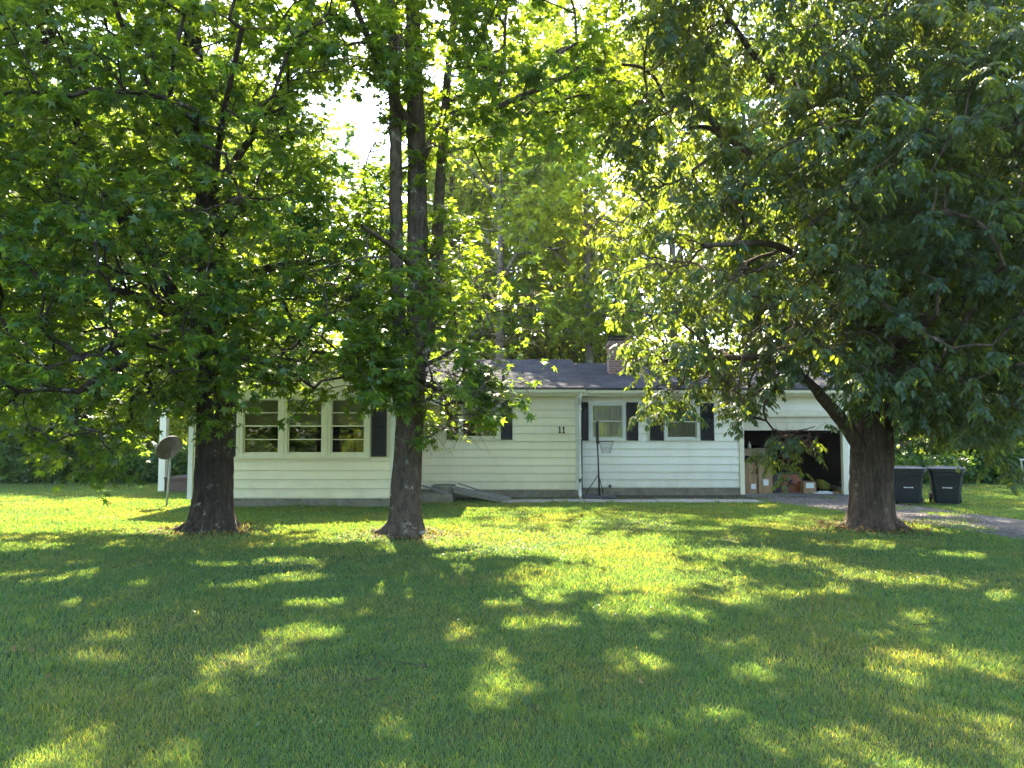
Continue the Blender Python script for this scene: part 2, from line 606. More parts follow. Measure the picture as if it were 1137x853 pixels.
def grass():
    rg = np.random.default_rng(5)
    xs, ys = [], []
    for d0 in np.arange(3.0, 25.0, .25):
        d1 = d0 + .25
        dm = (d0 + d1) / 2
        dens = 6800 * (5 / max(dm, 4)) ** 1.35
        w = .74 * dm + .7
        n = int(dens * .25 * 2 * w)
        xs.append(rg.uniform(-w, w, n)); ys.append(rg.uniform(d0, d1, n))
    x = np.concatenate(xs); y = np.concatenate(ys)
    jx = x + .12 * (vnoise(x, y, 3, 1) - .5) + rg.normal(0, .03, len(x))
    keep = ~in_poly(jx, y, drv)
    keep |= (in_poly(jx, y, drv)) & (vnoise(x, y, 1.6, 4) > .70) & (rg.random(len(x)) < .45)
    keep &= ~((x > -.28) & (x < 6.02) & (y > 17.6) & (y < 18.52))
    bare = (x > -2.6) & (x < 6.1) & (y >= 18.5)
    keep &= ~bare | (rg.random(len(x)) < .12)
    keep &= ~((y > 16.6) & (x > -7.3) & (x < -2.6))
    keep &= ~((y > 19.2) & (x > -2.7) & (x < 9.3))
    keep &= ~((y > 17.78) & (x > -2.7) & (x < -1.4))
    for tx, ty, tr in TREES:
        d = np.hypot(x - tx, y - ty)
        keep &= d > tr * .8
        keep &= (d > tr + .9) | (rg.random(len(x)) < np.clip((d - tr * .8) / 1.2, .04, 1))
    # thin worn spots
    keep &= (vnoise(x, y, .8, 7) < .72) | (rg.random(len(x)) < .55)
    x, y = x[keep], y[keep]
    n = len(x)
    big = vnoise(x, y, .9, 3)
    h = (.021 + .021 * rg.random(n)) * (.7 + .75 * big)
    tall = rg.random(n) > .985
    h[tall] *= 1.7
    h *= 1 + .9 * np.clip((vnoise(x, y, 4.5, 15) - .72) / .28, 0, 1)
    nearw = np.zeros(n, bool)
    nearw |= (y > 16.3) & (y < 16.7) & (x > -7.3) & (x < -2.6)
    nearw |= (y > 17.3) & (y < 17.62) & (x > -.3) & (x < 6.0)
    for tx, ty, tr in TREES: nearw |= np.hypot(x - tx, y - ty) < tr + .18
    h[nearw] *= 1.7
    w = .0023 * (np.maximum(y, 4) / 5) ** .85 * rg.uniform(.7, 1.3, n)
    a = rg.uniform(0, 2 * np.pi, n)
    la = rg.uniform(0, 2 * np.pi, n)
    lean = rg.uniform(.15, 1.15, n) * h
    dx, dy = np.cos(a) * w, np.sin(a) * w
    lx, ly = np.cos(la) * lean, np.sin(la) * lean
    V = np.zeros((n, 5, 3), np.float32)
    V[:, 0] = np.stack([x - dx, y - dy, np.zeros(n)], 1)
    V[:, 1] = np.stack([x + dx, y + dy, np.zeros(n)], 1)
    V[:, 2] = np.stack([x + dx * .8 + lx * .4, y + dy * .8 + ly * .4, h * .62], 1)
    V[:, 3] = np.stack([x - dx * .8 + lx * .4, y - dy * .8 + ly * .4, h * .62], 1)
    V[:, 4] = np.stack([x + lx, y + ly, h * .98], 1)
    base = (np.arange(n) * 5)[:, None]
    corners = (base + np.array([[0, 1, 2, 3, 3, 2, 4]])).ravel()
    starts = ((np.arange(n) * 7)[:, None] + np.array([[0, 4]])).ravel()
    totals = np.tile([4, 3], n)
    o = mesh_np('grass', V.reshape(-1, 3), corners, starts, totals, M['grass'])
    tag(o, 'short mown green lawn grass over the whole front yard', 'grass', kind='stuff')


grass()


# ------------------------------------------------------------------ openings in the canopy, as seen from the sun
def ground_hit(px, py):
    q = at(px, py, 10); d = q - Vector((0, 0, EYE))
    return Vector((0, 0, EYE)) + d * (EYE / -d.z)


PATCHES = []
for (px, py, a, b) in [(440, 815, 24, 13), (180, 850, 30, 6), (60, 850, 30, 5), (275, 735, 36, 13), (225, 773, 24, 6), (335, 706, 42, 6), (100, 735, 28, 7), (125, 710, 24, 5),
                       (90, 673, 16, 5), (50, 642, 60, 6), (150, 650, 12, 3), (270, 651, 26, 4), (322, 643, 32, 5), (345, 672, 20, 3), (320, 625, 36, 4), (240, 628, 20, 3), (430, 653, 8, 5), (498, 628, 26, 13),
                       (585, 640, 20, 12), (482, 708, 24, 7), (520, 698, 14, 4), (572, 700, 14, 4), (548, 755, 24, 12), (592, 768, 12, 4), (608, 668, 12, 4), (632, 694, 10, 3),
                       (710, 677, 34, 9), (706, 735, 32, 11), (740, 652, 22, 5), (748, 683, 28, 5), (660, 645, 46, 12), (612, 656, 26, 6), (770, 640, 54, 11), (700, 617, 70, 7),
                       (830, 618, 60, 6), (900, 628, 50, 7), (960, 607, 50, 5), (900, 664, 56, 4), (1030, 648, 34, 6), (1040, 688, 20, 5), (1112, 662, 24, 12), (1104, 740, 30, 8),
                       (1125, 756, 20, 7), (1040, 704, 34, 6), (830, 672, 26, 4), (970, 640, 22, 4), (1090, 620, 30, 5), (380, 600, 20, 3), (30, 608, 40, 4), (560, 615, 40, 5)]:
    g_ = ground_hit(px, py)
    PATCHES.append((g_.x, g_.y, a / FPX * g_.y, b * g_.y ** 2 / (FPX * EYE)))


def sun_ground(P):
    k = P[:, 2] / SUN_DIR.z
    return P[:, 0] - SUN_DIR.x * k, P[:, 1] - SUN_DIR.y * k


def open_to_sun(P, rg):
    """leaves that stand in one of the canopy's openings"""
    gx_, gy_ = sun_ground(P)
    wob = .35 * (vnoise(gx_, gy_, 3.1, 2) - .5) + .35 * (vnoise(gx_, gy_, 7.0, 5) - .5)
    out = np.zeros(len(P), bool)
    for cx_, cy__, ra, rb in PATCHES:
        ra, rb = ra * 1.22 + .08, max(rb * 1.22, .17) + .06
        out |= np.hypot((gx_ - cx_) / ra, (gy_ - cy__) / rb) + wob < 1.0
    out &= rg.random(len(P)) < .975
    # fine speckle
    out |= (vnoise(gx_, gy_, 2.3, 31) > .80) & (rg.random(len(P)) < .8)
    return out


# ------------------------------------------------------------------ leaf and branch machinery
def frames(direc, normal):
    """rows: leaf axis (y), side (x), normal (z)"""
    d = direc / (np.linalg.norm(direc, axis=1, keepdims=True) + 1e-9)
    s = np.cross(d, normal)
    s /= np.linalg.norm(s, axis=1, keepdims=True) + 1e-9
    nn = np.cross(s, d)
    return s, d, nn


def star_leaf():
    V = [(0, 0, 0)]
    tips = [(-112, .62), (-56, .92), (0, 1.05), (56, .92), (112, .62)]
    notch = [(-160, .16), (-84, .34), (-28, .40), (28, .40), (84, .34), (160, .16)]
    for a, r in tips:
        a = R(a); V.append((r * math.sin(a), r * math.cos(a), -.16 * r * r))
    for a, r in notch:
        a = R(a); V.append((r * math.sin(a), r * math.cos(a), .02))
    F = [(0, 6 + i, 1 + i, 7 + i) for i in range(5)]
    return np.array(V), F


def oval_leaf(w=.36):
    V = [(0, 0, 0), (-w * .8, .3, .05), (-w, .58, .05), (0, 1.05, -.12), (w, .58, .05), (w * .8, .3, .05), (0, .5, -.02)]
    F = [(0, 6, 2, 1), (6, 3, 2), (0, 5, 4, 6), (6, 4, 3)]
    return np.array(V), F


def diamond_leaf(w=.42):
    V = [(0, 0, 0), (-w, .45, .08), (0, 1.0, -.1), (w, .45, .08)]
    F = [(0, 3, 2, 1)]
    return np.array(V), F


def split_diamond(w=.42):
    V = [(0, 0, 0), (-w, .42, .10), (0, 1.0, -.12), (w, .42, .10)]
    F = [(0, 2, 1), (0, 3, 2)]
    return np.array(V), F


def place_leaves(template, pos, direc, normal, size):
    V0, F = template
    s, d, nn = frames(direc, normal)
    P = pos[:, None, :] + size[:, None, None] * (V0[None, :, 0:1] * s[:, None, :] + V0[None, :, 1:2] * d[:, None, :] + V0[None, :, 2:3] * nn[:, None, :])
    n, k = len(pos), len(V0)
    fc = np.concatenate([np.array(f) for f in F])
    tot = np.array([len(f) for f in F])
    st = np.concatenate([[0], np.cumsum(tot)[:-1]])
    corners = ((np.arange(n) * k)[:, None] + fc[None]).ravel()
    starts = ((np.arange(n) * len(fc))[:, None] + st[None]).ravel()
    totals = np.tile(tot, n)
    return P.reshape(-1, 3), corners, starts, totals


def frustums(p0, p1, r0, r1, sides):
    d = p1 - p0
    d /= np.linalg.norm(d, axis=1, keepdims=True) + 1e-9
    ref = np.where(np.abs(d[:, 2:3]) < .9, np.array([[0, 0, 1.0]]), np.array([[1.0, 0, 0]]))
    u = np.cross(d, ref); u /= np.linalg.norm(u, axis=1, keepdims=True) + 1e-9
    v = np.cross(d, u)
    a = np.linspace(0, 2 * np.pi, sides, endpoint=False)
    ring = np.cos(a)[None, :, None] * u[:, None] + np.sin(a)[None, :, None] * v[:, None]
    A = p0[:, None] + ring * r0[:, None, None]
    B = p1[:, None] + ring * r1[:, None, None]
    V = np.concatenate([A, B], 1)
    n = len(p0)
    f = []
    for k in range(sides):
        j = (k + 1) % sides
        f += [k, j, sides + j, sides + k]
    corners = ((np.arange(n) * 2 * sides)[:, None] + np.array(f)[None]).ravel()
    starts = np.arange(n * sides) * 4
    totals = np.full(n * sides, 4)
    return V.reshape(-1, 3), corners, starts, totals


def join(parts):
    V, Cn, S, T = [], [], [], []
    vo = lo = 0
    for v, c, s, t in parts:
        V.append(v); Cn.append(c + vo); S.append(s + lo); T.append(t)
        vo += len(v); lo += len(c)
    return np.concatenate(V), np.concatenate(Cn), np.concatenate(S), np.concatenate(T)


def catmull(pts, step):
    pts = [np.array(p, float) for p in pts]
    P = [2 * pts[0] - pts[1]] + pts + [2 * pts[-1] - pts[-2]]
    out = []
    for i in range(1, len(P) - 2):
        seg = np.linalg.norm(P[i + 1][:3] - P[i][:3])
        k = max(2, int(seg / step))
        for j in range(k):
            t = j / k
            out.append(.5 * ((2 * P[i]) + (-P[i - 1] + P[i + 1]) * t + (2 * P[i - 1] - 5 * P[i] + 4 * P[i + 1] - P[i + 2]) * t * t + (-P[i - 1] + 3 * P[i] - 3 * P[i + 1] + P[i + 2]) * t ** 3))
    out.append(P[-2])
    return np.array(out)


def bark_tube(path, sides, ridge, flare=0.0, seed=0, freq=3.0, zf=1.0):
    """path (N,4) xyz r -> tube with ridged bark and optional root flare"""
    n = len(path)
    V = np.zeros((n, sides, 3))
    ref = np.array([1.0, 0, 0])
    z0 = path[0, 2]
    for i in range(n):
        p, r = path[i, :3], path[i, 3]
        d = path[min(i + 1, n - 1), :3] - path[max(i - 1, 0), :3]
        d /= np.linalg.norm(d) + 1e-9
        ref = ref - d * ref.dot(d); ref /= np.linalg.norm(ref) + 1e-9
        q = np.cross(d, ref)
        fl = math.exp(-max(p[2] - z0, 0) / .24) * flare
        for k in range(sides):
            a = 2 * math.pi * k / sides
            ca, sa = math.cos(a), math.sin(a)
            rr = r
            if ridge > 0:
                s = Vector((ca * r * freq * 6 + seed, sa * r * freq * 6, p[2] * 1.3 * zf))
                w = mnoise.noise(s)
                w2 = mnoise.noise(s * 2.7)
                rr += ridge * (1 - 2.2 * abs(w)) + ridge * .5 * w2 + .05 * r * mnoise.noise(Vector((ca * 1.5 + seed, sa * 1.5, p[2] * .9)))
            if fl > 0:
                rr *= 1 + fl * (1.0 + .75 * max(0, math.cos(5 * a + seed)) + .5 * mnoise.noise(Vector((ca * 2, sa * 2, seed))))
            V[i, k] = p + (ref * ca + q * sa) * rr
    k = np.arange(sides); j = (k + 1) % sides
    q = np.stack([k, j, sides + j, sides + k], 1).ravel()
    corners = ((np.arange(n - 1) * sides)[:, None] + q[None]).ravel()
    return V.reshape(-1, 3), corners, np.arange((n - 1) * sides) * 4, np.full((n - 1) * sides, 4)


def sample_ellipsoids(ells, rg, spacing, accept):
    """ells: (cx,cy,cz,rx,ry,rz,n). shell-weighted points, thinned by spacing"""
    pts = []
    for (cx, cy_, cz, rx, ry, rz, n) in ells:
        v = rg.normal(size=(n, 3)); v /= np.linalg.norm(v, axis=1, keepdims=True)
        r = rg.random(n) ** (1 / 2.4)
        p = v * r[:, None] * np.array([rx, ry, rz]) + np.array([cx, cy_, cz])
        pts.append(p)
    P = np.concatenate(pts)
    rg.shuffle(P)
    P = P[accept(P)]
    # thin out with a grid
    key = np.floor(P / spacing).astype(int)
    _, idx = np.unique(key, axis=0, return_index=True)
    return P[np.sort(idx)]


def grow(limbs, P, rg, tip_r=.006):
    """limbs: list of (N,4) arrays; P cluster points. returns branch edges with radii and direction at each cluster"""
    nodes = np.concatenate([l[:, :3] for l in limbs])
    nr = np.concatenate([l[:, 3] for l in limbs])
    n0 = len(nodes)
    # nearest first
    best = np.full(len(P), 1e9)
    for k in range(0, n0, 3):
        best = np.minimum(best, np.linalg.norm(P - nodes[k], axis=1))
    order = np.argsort(best)
    cap = n0 + len(P) * 7 + 10
    X = np.zeros((cap, 3)); X[:n0] = nodes
    par = np.full(cap, -1); cnt = n0
    pen = np.zeros(cap)
    pen[:n0] = np.where(nr > .14, .35, 0)
    dirs = np.zeros_like(P)
    tips = np.zeros(len(P), int)
    for i in order:
        p = P[i]
        dv = p - X[:cnt]
        d = np.linalg.norm(dv, axis=1)
        sc = d + .55 * np.maximum(-dv[:, 2], 0) + pen[:cnt]
        b = int(np.argmin(sc))
        L = d[b]
        k = max(2, min(6, int(L / .3)))
        a = X[b]
        mid = (a + p) / 2 + rg.normal(0, .09, 3) * L + np.array([0, 0, .10 * L])
        prev = b
        for j in range(1, k + 1):
            t = j / k
            q = (1 - t) ** 2 * a + 2 * t * (1 - t) * mid + t * t * p
            X[cnt] = q; par[cnt] = prev; pen[cnt] = pen[prev] * .5 + .0
            prev = cnt; cnt += 1
        dirs[i] = X[prev] - X[par[prev]]
        tips[i] = prev
    wgt = np.zeros(cnt)
    wgt[tips] += 1
    for i in range(cnt - 1, n0 - 1, -1):
        wgt[par[i]] += wgt[i]
    rad = tip_r * np.maximum(wgt, 1) ** .46
    e = np.arange(n0, cnt)
    r1 = rad[e]
    pr = par[e]
    r0 = np.where(pr < n0, np.minimum(r1 * 1.25, np.concatenate([nr, np.zeros(cnt - n0)])[pr]), rad[pr])
    r0 = np.minimum(r0, r1 * 1.5)
    return X[pr], X[e], r0, r1, dirs / (np.linalg.norm(dirs, axis=1, keepdims=True) + 1e-9)


def sprays(P, dirs, rg, ntw, tlen, nleaf, droop=.2):
    """small twigs from each cluster, leaves along them: returns twig segs and leaf frames"""
    n = len(P)
    T = np.repeat(P, ntw, 0)
    D = np.repeat(dirs, ntw, 0) * .55 + rg.normal(0, .62, (n * ntw, 3)) * np.array([1, 1, .55])
    D /= np.linalg.norm(D, axis=1, keepdims=True)
    L = rg.uniform(.5, 1.15, n * ntw) * tlen
    E = T + D * L[:, None] - np.array([0, 0, 1.0]) * (droop * L)[:, None]
    t = rg.uniform(.12, 1.0, (n * ntw, nleaf))
    pos = T[:, None] + (E - T)[:, None] * t[..., None]
    tw = (E - T)[:, None] + np.zeros_like(pos)
    return T, E, pos.reshape(-1, 3), tw.reshape(-1, 3)


def leafset(kind, pos, tw, rg, size):
    n = len(pos)
    tw = tw / (np.linalg.norm(tw, axis=1, keepdims=True) + 1e-9)
    if kind == 'star':
        side = rg.normal(0, 1, (n, 3)) * np.array([1, 1, .35])
        d = tw * .5 + side * .8 + np.array([0, 0, -.42])
        d /= np.linalg.norm(d, axis=1, keepdims=True)
        pos = pos + d * (size * .45)[:, None]
        nrm = np.array([0, 0, 1.0]) + rg.normal(0, .42, (n, 3))
        return place_leaves(star_leaf(), pos, d, nrm, size * .62)
    if kind == 'pinnate':
        # each 'leaf' is a compound leaf of 7 leaflets on a drooping stalk
        side = rg.normal(0, 1, (n, 3)) * np.array([1, 1, .25])
        ax = tw * .5 + side * .7 + np.array([0, 0, -.45])
        ax /= np.linalg.norm(ax, axis=1, keepdims=True)
        s = np.cross(ax, np.array([0, 0, 1.0])); s /= np.linalg.norm(s, axis=1, keepdims=True) + 1e-9
        parts = []
        for (t, sgn, ang) in ((.40, 1, 60), (.40, -1, 60), (.68, 1, 52), (.68, -1, 52), (.95, 1, 38), (.95, -1, 38), (1.0, 0, 0)):
            L = size * 1.9 * t
            p = pos + ax * L[:, None] + np.array([0, 0, -1.0]) * (size * .55 * t * t)[:, None]
            d = ax * math.cos(R(ang)) + s * (sgn * math.sin(R(ang))) + np.array([0, 0, -.55]) + rg.normal(0, .14, (n, 3))
            nr = np.array([0, 0, 1.0]) + ax * .5 + rg.normal(0, .3, (n, 3))
            parts.append(place_leaves(oval_leaf(.21), p, d, nr, size * rg.uniform(.85, 1.15, n)))
        return join(parts)
    side = rg.normal(0, 1, (n, 3))
    d = tw * .3 + side * .8 + np.array([0, 0, -.3])
    nrm = np.array([0, 0, 1.0]) + rg.normal(0, .6, (n, 3))
    return place_leaves(split_diamond(), pos, d, nrm, size)


def lower_edge(knots):
    xs = np.array([k[0] for k in knots]); ys = np.array([k[1] for k in knots])
    return lambda px: np.interp(px, xs, ys)


GAPS = [(392, 155, 30, 28), (362, 112, 14, 12), (408, 104, 12, 16), (482, 78, 16, 13), (660, 190, 14, 12), (606, 240, 14, 30), (748, 92, 9, 8),
        (270, 262, 12, 16), (88, 20, 12, 9)]


def clump(P, s, seed):
    return np.array([mnoise.noise(Vector((p[0] * s + seed, p[1] * s, p[2] * s * 1.35))) for p in P])


def accept_fn(lower, xr, gaps=GAPS, zmin=1.0, margin=12, seed=0, lo=-.30, hi=-.04, thin=None):
    def f(P):
        px, py = project(P)
        ok = (py < lower(px) - margin) & (px > xr[0]) & (px < xr[1]) & (P[:, 2] > zmin)
        for gx, gy, ra, rb in gaps:
            ok &= ((px - gx) / (ra + 14)) ** 2 + ((py - gy) / (rb + 14)) ** 2 > 1
        th = np.interp(P[:, 2], [4, 8, 11], [lo, hi, hi + .1])
        if thin is not None: th = th + thin(px, py)
        ok &= clump(P, .62, seed) > th
        return ok
    return f


def build_tree(name, label, cat, base, limbs_px, trunk_idx, ells, accept, kind, size, leafm, barkm, seed, spacing=.55, ntw=4, tlen=.45, nleaf=11,
               ridge=.02, flare=.5, extra_pts=None, hi_z=9.5, group=None, freq=3.0, zf=1.0):
    rg = np.random.default_rng(seed)
    root = empty(name, (base[0], base[1], 0), 0, label, cat, group)
    limbs = []
    for l in limbs_px:
        arr = catmull([(*at(px, py, Y), r) if py is not None else (px, Y, 0, r) for (px, py, Y, r) in l], .12)
        arr[:, :3] += np.cumsum(rg.normal(0, .004, (len(arr), 3)), 0) * (0 if l is limbs_px[0] else 1)
        limbs.append(arr)
    P = sample_ellipsoids(ells, rg, spacing, accept)
    P = P + rg.normal(0, spacing * .25, P.shape)
    if extra_pts is not None: P = np.concatenate([P, extra_pts])
    p0, p1, r0, r1, dirs = grow(limbs, P, rg)
    hi = P[:, 2] > hi_z
    segs, leafparts = [], []
    for mask, f_tw, f_n, f_s in ((~hi, 1.0, 1.0, 1.0), (hi, .8, .62, 1.45)):
        if not mask.any(): continue
        T, E, pos, tw = sprays(P[mask], dirs[mask], rg, max(2, int(ntw * f_tw)), tlen, int(nleaf * f_n))
        segs.append((T, E))
        keep = ~open_to_sun(pos, rg)
        pos, tw = pos[keep], tw[keep]
        sz = size * f_s * rg.uniform(.62, 1.18, len(pos))
        leafparts.append(leafset(kind, pos, tw, rg, sz))
    off = np.array([base[0], base[1], 0])
    # trunk and limbs, with bark
    parts = []
    for i, l in enumerate(limbs):
        big = i < trunk_idx
        path = l.copy(); path[:, :3] -= off
        if i == 0:
            path[0, 2] = -.06
            path = catmull(path[::3], .045)
            parts.append(bark_tube(path, 84, ridge, flare, seed, freq, zf))
        elif big:
            parts.append(bark_tube(path, 30, ridge * .6, 0, seed + i, freq, zf))
        else:
            parts.append(bark_tube(path, 12, ridge * .15, 0, seed + i, freq, zf))
    rb = limbs[0][0, 3]
    for q in range(7):
        a = q * .9 + seed + rg.uniform(-.2, .2); L = rg.uniform(.22, .50); bend = rg.uniform(-.5, .5)
        rp = [(math.cos(a + bend * u_) * (rb * .9 + L * u_), math.sin(a + bend * u_) * (rb * .9 + L * u_), .13 * (1 - u_) ** 2 - .035 * u_ + .01 * math.sin(9 * u_ + q), .085 * (1 - u_) + .022) for u_ in (0, .25, .5, .75, 1)]
        parts.append(bark_tube(catmull(rp, .05), 12, .008, 0, seed + q, freq, zf))
    parts.append(frustums(p0 - off, p1 - off, r0, r1, 6))
    for T, E in segs:
        k = len(T)
        parts.append(frustums(T - off, E - off, np.full(k, .0045), np.full(k, .002), 3))
    v, c, s, t = join(parts)
    mesh_np('trunk', v, c, s, t, barkm, root, smooth=True)
    v, c, s, t = join(leafparts)
    mesh_np('crown', v - off, c, s, t, leafm, root)
    print(name, 'clusters', len(P), 'leaf faces', len(s))
    return root


def E(px, py, Y, rx, ry, rz, n):
    p = at(px, py, Y)
    return (p.x, p.y, p.z, rx, ry, rz, n)


# left tree: star leaves
low1 = lower_edge([(-200, 470), (0, 480), (60, 505), (100, 525), (140, 500), (158, 445), (200, 440), (215, 470), (238, 500), (250, 480), (260, 435), (300, 432),
                   (330, 446), (350, 446), (380, 434), (405, 440), (430, 425), (445, 395), (470, 300), (520, 100), (560, 0)])
build_tree('sweetgum_tree', 'broad dark-trunked tree with star leaves before the triple window', 'tree', (-5.13, 12.75),
           [[(236, 590, 12.75, .31), (236, 560, 12.75, .30), (238, 500, 12.75, .285), (238, 430, 12.75, .26), (237, 340, 12.75, .22), (229, 200, 12.8, .17), (216, 70, 12.9, .13), (205, -120, 13, .08), (200, -300, 13, .04)],
            [(236, 395, 12.75, .15), (205, 350, 12.6, .13), (165, 290, 12.4, .11), (131, 240, 12.2, .09), (95, 170, 12.0, .06), (60, 60, 11.7, .03)],
            [(234, 400, 12.75, .12), (190, 350, 12.9, .10), (120, 322, 12.9, .09), (50, 330, 12.8, .07), (-40, 320, 12.6, .05), (-150, 300, 12.5, .03)],
            [(238, 390, 12.7, .07), (270, 398, 12.3, .05), (310, 408, 11.9, .035), (350, 432, 11.5, .02)],
            [(237, 330, 12.75, .09), (290, 300, 12.9, .07), (350, 290, 13.2, .05), (410, 300, 13.6, .03)],
            [(230, 220, 12.8, .09), (280, 150, 13.3, .06), (330, 60, 13.8, .04), (360, -60, 14, .03)],
            [(228, 190, 12.8, .08), (180, 120, 12.2, .06), (140, 40, 11.5, .04), (110, -60, 11, .03)],
            [(236, 380, 12.7, .09), (200, 370, 11.6, .07), (140, 380, 10.6, .05), (80, 400, 9.8, .03)],
            [(233, 270, 12.7, .08), (240, 200, 11.6, .06), (250, 120, 10.6, .04), (270, 30, 9.6, .03)]],
           2,
           [E(100, 300, 12.0, 3.6, 3.2, 2.6, 2200), E(60, 400, 11.3, 2.4, 2.2, 1.7, 1000), E(230, 300, 12.4, 2.8, 3.4, 2.5, 1400),
            E(200, 100, 12.6, 4.6, 4.2, 3.6, 3000), E(330, 370, 11.8, 1.7, 1.8, 1.1, 420), E(380, 400, 11.8, 1.2, 1.2, .6, 120),
            E(235, 445, 11.9, .8, .8, .9, 520), E(130, 460, 12.5, 1.3, 1.3, .9, 260), E(330, 270, 13.2, 2.4, 2.4, 1.6, 600), E(320, 110, 13.4, 1.1, 1.4, 1.5, 320), E(310, 200, 13.4, 1.1, 1.4, 1.2, 260),
            E(215, -120, 12.9, 4.6, 4.6, 3.6, 1700), E(30, 120, 11.2, 3.4, 3.2, 3.2, 1500)],
           accept_fn(low1, (-420, 480), seed=3, lo=-.42, hi=.03, thin=lambda px, py: -.14 * ((py < 150) & (px < 330))), 'star', .165, M['leaf_gum'], M['bark1'], 21, spacing=.51, ntw=4, tlen=.46, nleaf=11, ridge=.026, flare=.42)

# middle tree: three stems
low2 = lower_edge([(300, 380), (340, 415), (380, 440), (405, 452), (430, 440), (448, 440), (462, 470), (480, 500), (505, 512), (525, 478), (545, 478), (560, 490), (575, 480), (590, 420),
                   (600, 330), (640, 280), (700, 200)])
rg = np.random.default_rng(4)
sp2 = [at(rg.uniform(462, 552), rg.uniform(398, 452), rg.uniform(10.9, 11.8)) for _ in range(62)] + [at(rg.uniform(500, 560), rg.uniform(440, 466), rg.uniform(10.9, 11.6)) for _ in range(16)]
sp2 += [at(rg.uniform(425, 475), rg.uniform(385, 432), rg.uniform(11.2, 11.9)) for _ in range(30)]
build_tree('maple_tree', 'three-stemmed tree with tall dark stems left of the house number', 'tree', (-1.75, 12.2),
           [[(450, 594, 12.2, .235), (450, 560, 12.2, .225), (452, 520, 12.2, .215), (455, 470, 12.2, .205), (458, 420, 12.2, .185), (463, 350, 12.2, .155), (463, 200, 12.3, .145), (459, 60, 12.4, .12), (455, -100, 12.4, .08), (452, -320, 12.4, .04)],
            [(453, 450, 12.2, .14), (444, 390, 12.15, .11), (440, 330, 12.1, .10), (439, 200, 12.0, .095), (436, 60, 11.9, .08), (425, -120, 11.8, .05)],
            [(458, 430, 12.2, .13), (476, 365, 12.35, .10), (485, 270, 12.5, .09), (492, 150, 12.7, .07), (505, 0, 12.9, .05), (515, -140, 13, .03)],
            [(452, 484, 12.2, .06), (446, 462, 12.0, .055), (441, 450, 11.9, .05), (437, 436, 11.85, .035), (441, 425, 11.8, .03)],
            [(462, 190, 12.3, .07), (495, 132, 12.1, .06), (545, 120, 11.9, .055), (595, 100, 11.6, .045), (650, 76, 11.3, .03)],
            [(545, 120, 11.9, .03), (560, 80, 11.9, .028), (562, 20, 11.9, .02), (570, -60, 11.9, .015)],
            [(462, 395, 12.2, .05), (485, 355, 12.0, .035), (520, 338, 11.8, .02), (545, 345, 11.6, .015)],
            [(462, 410, 12.2, .05), (495, 395, 12.0, .03), (530, 368, 11.8, .02)],
            [(461, 150, 12.3, .07), (430, 90, 11.4, .05), (400, 20, 10.6, .04), (370, -60, 10, .03)],
            [(463, 300, 12.2, .06), (430, 270, 11.2, .04), (400, 250, 10.4, .025)],
            [(462, 420, 12.2, .05), (480, 430, 11.6, .035), (510, 440, 11.2, .02), (530, 455, 11.0, .012)]],
           3,
           [E(440, 395, 11.6, 1.35, 1.2, .95, 1000), E(510, 445, 11.4, .95, .9, .62, 520), E(470, 440, 11.5, .8, .7, .6, 260), E(420, 330, 11.5, 1.1, 1.3, .9, 300), E(540, 345, 12.0, 1.0, 1.4, .8, 140),
            E(510, 290, 12.8, .8, 1.4, 1.2, 170), E(560, 100, 11.8, 1.9, 1.8, .9, 700), E(600, 30, 11.8, 1.9, 2.4, 1.4, 900), E(455, 415, 11.7, 1.0, .8, .45, 300), E(478, 432, 11.6, .8, .6, .45, 300), E(420, 40, 11.5, 2.2, 2.6, 1.4, 620),
            E(500, 10, 12.2, 2.2, 2.6, 1.4, 620), E(460, -180, 12.4, 4.0, 4.4, 3.6, 1700), E(400, 270, 12.5, .7, 1.2, .8, 90), E(530, 190, 12.3, .9, 1.4, .7, 130)],
           accept_fn(low2, (340, 690), seed=9, hi=-.10, thin=lambda px, py: .12 * (px > 480)), 'star', .16, M['leaf_gum2'], M['bark2'], 33, spacing=.44, ntw=4, tlen=.42, nleaf=11, ridge=.022, flare=.36,
           extra_pts=np.array(sp2))

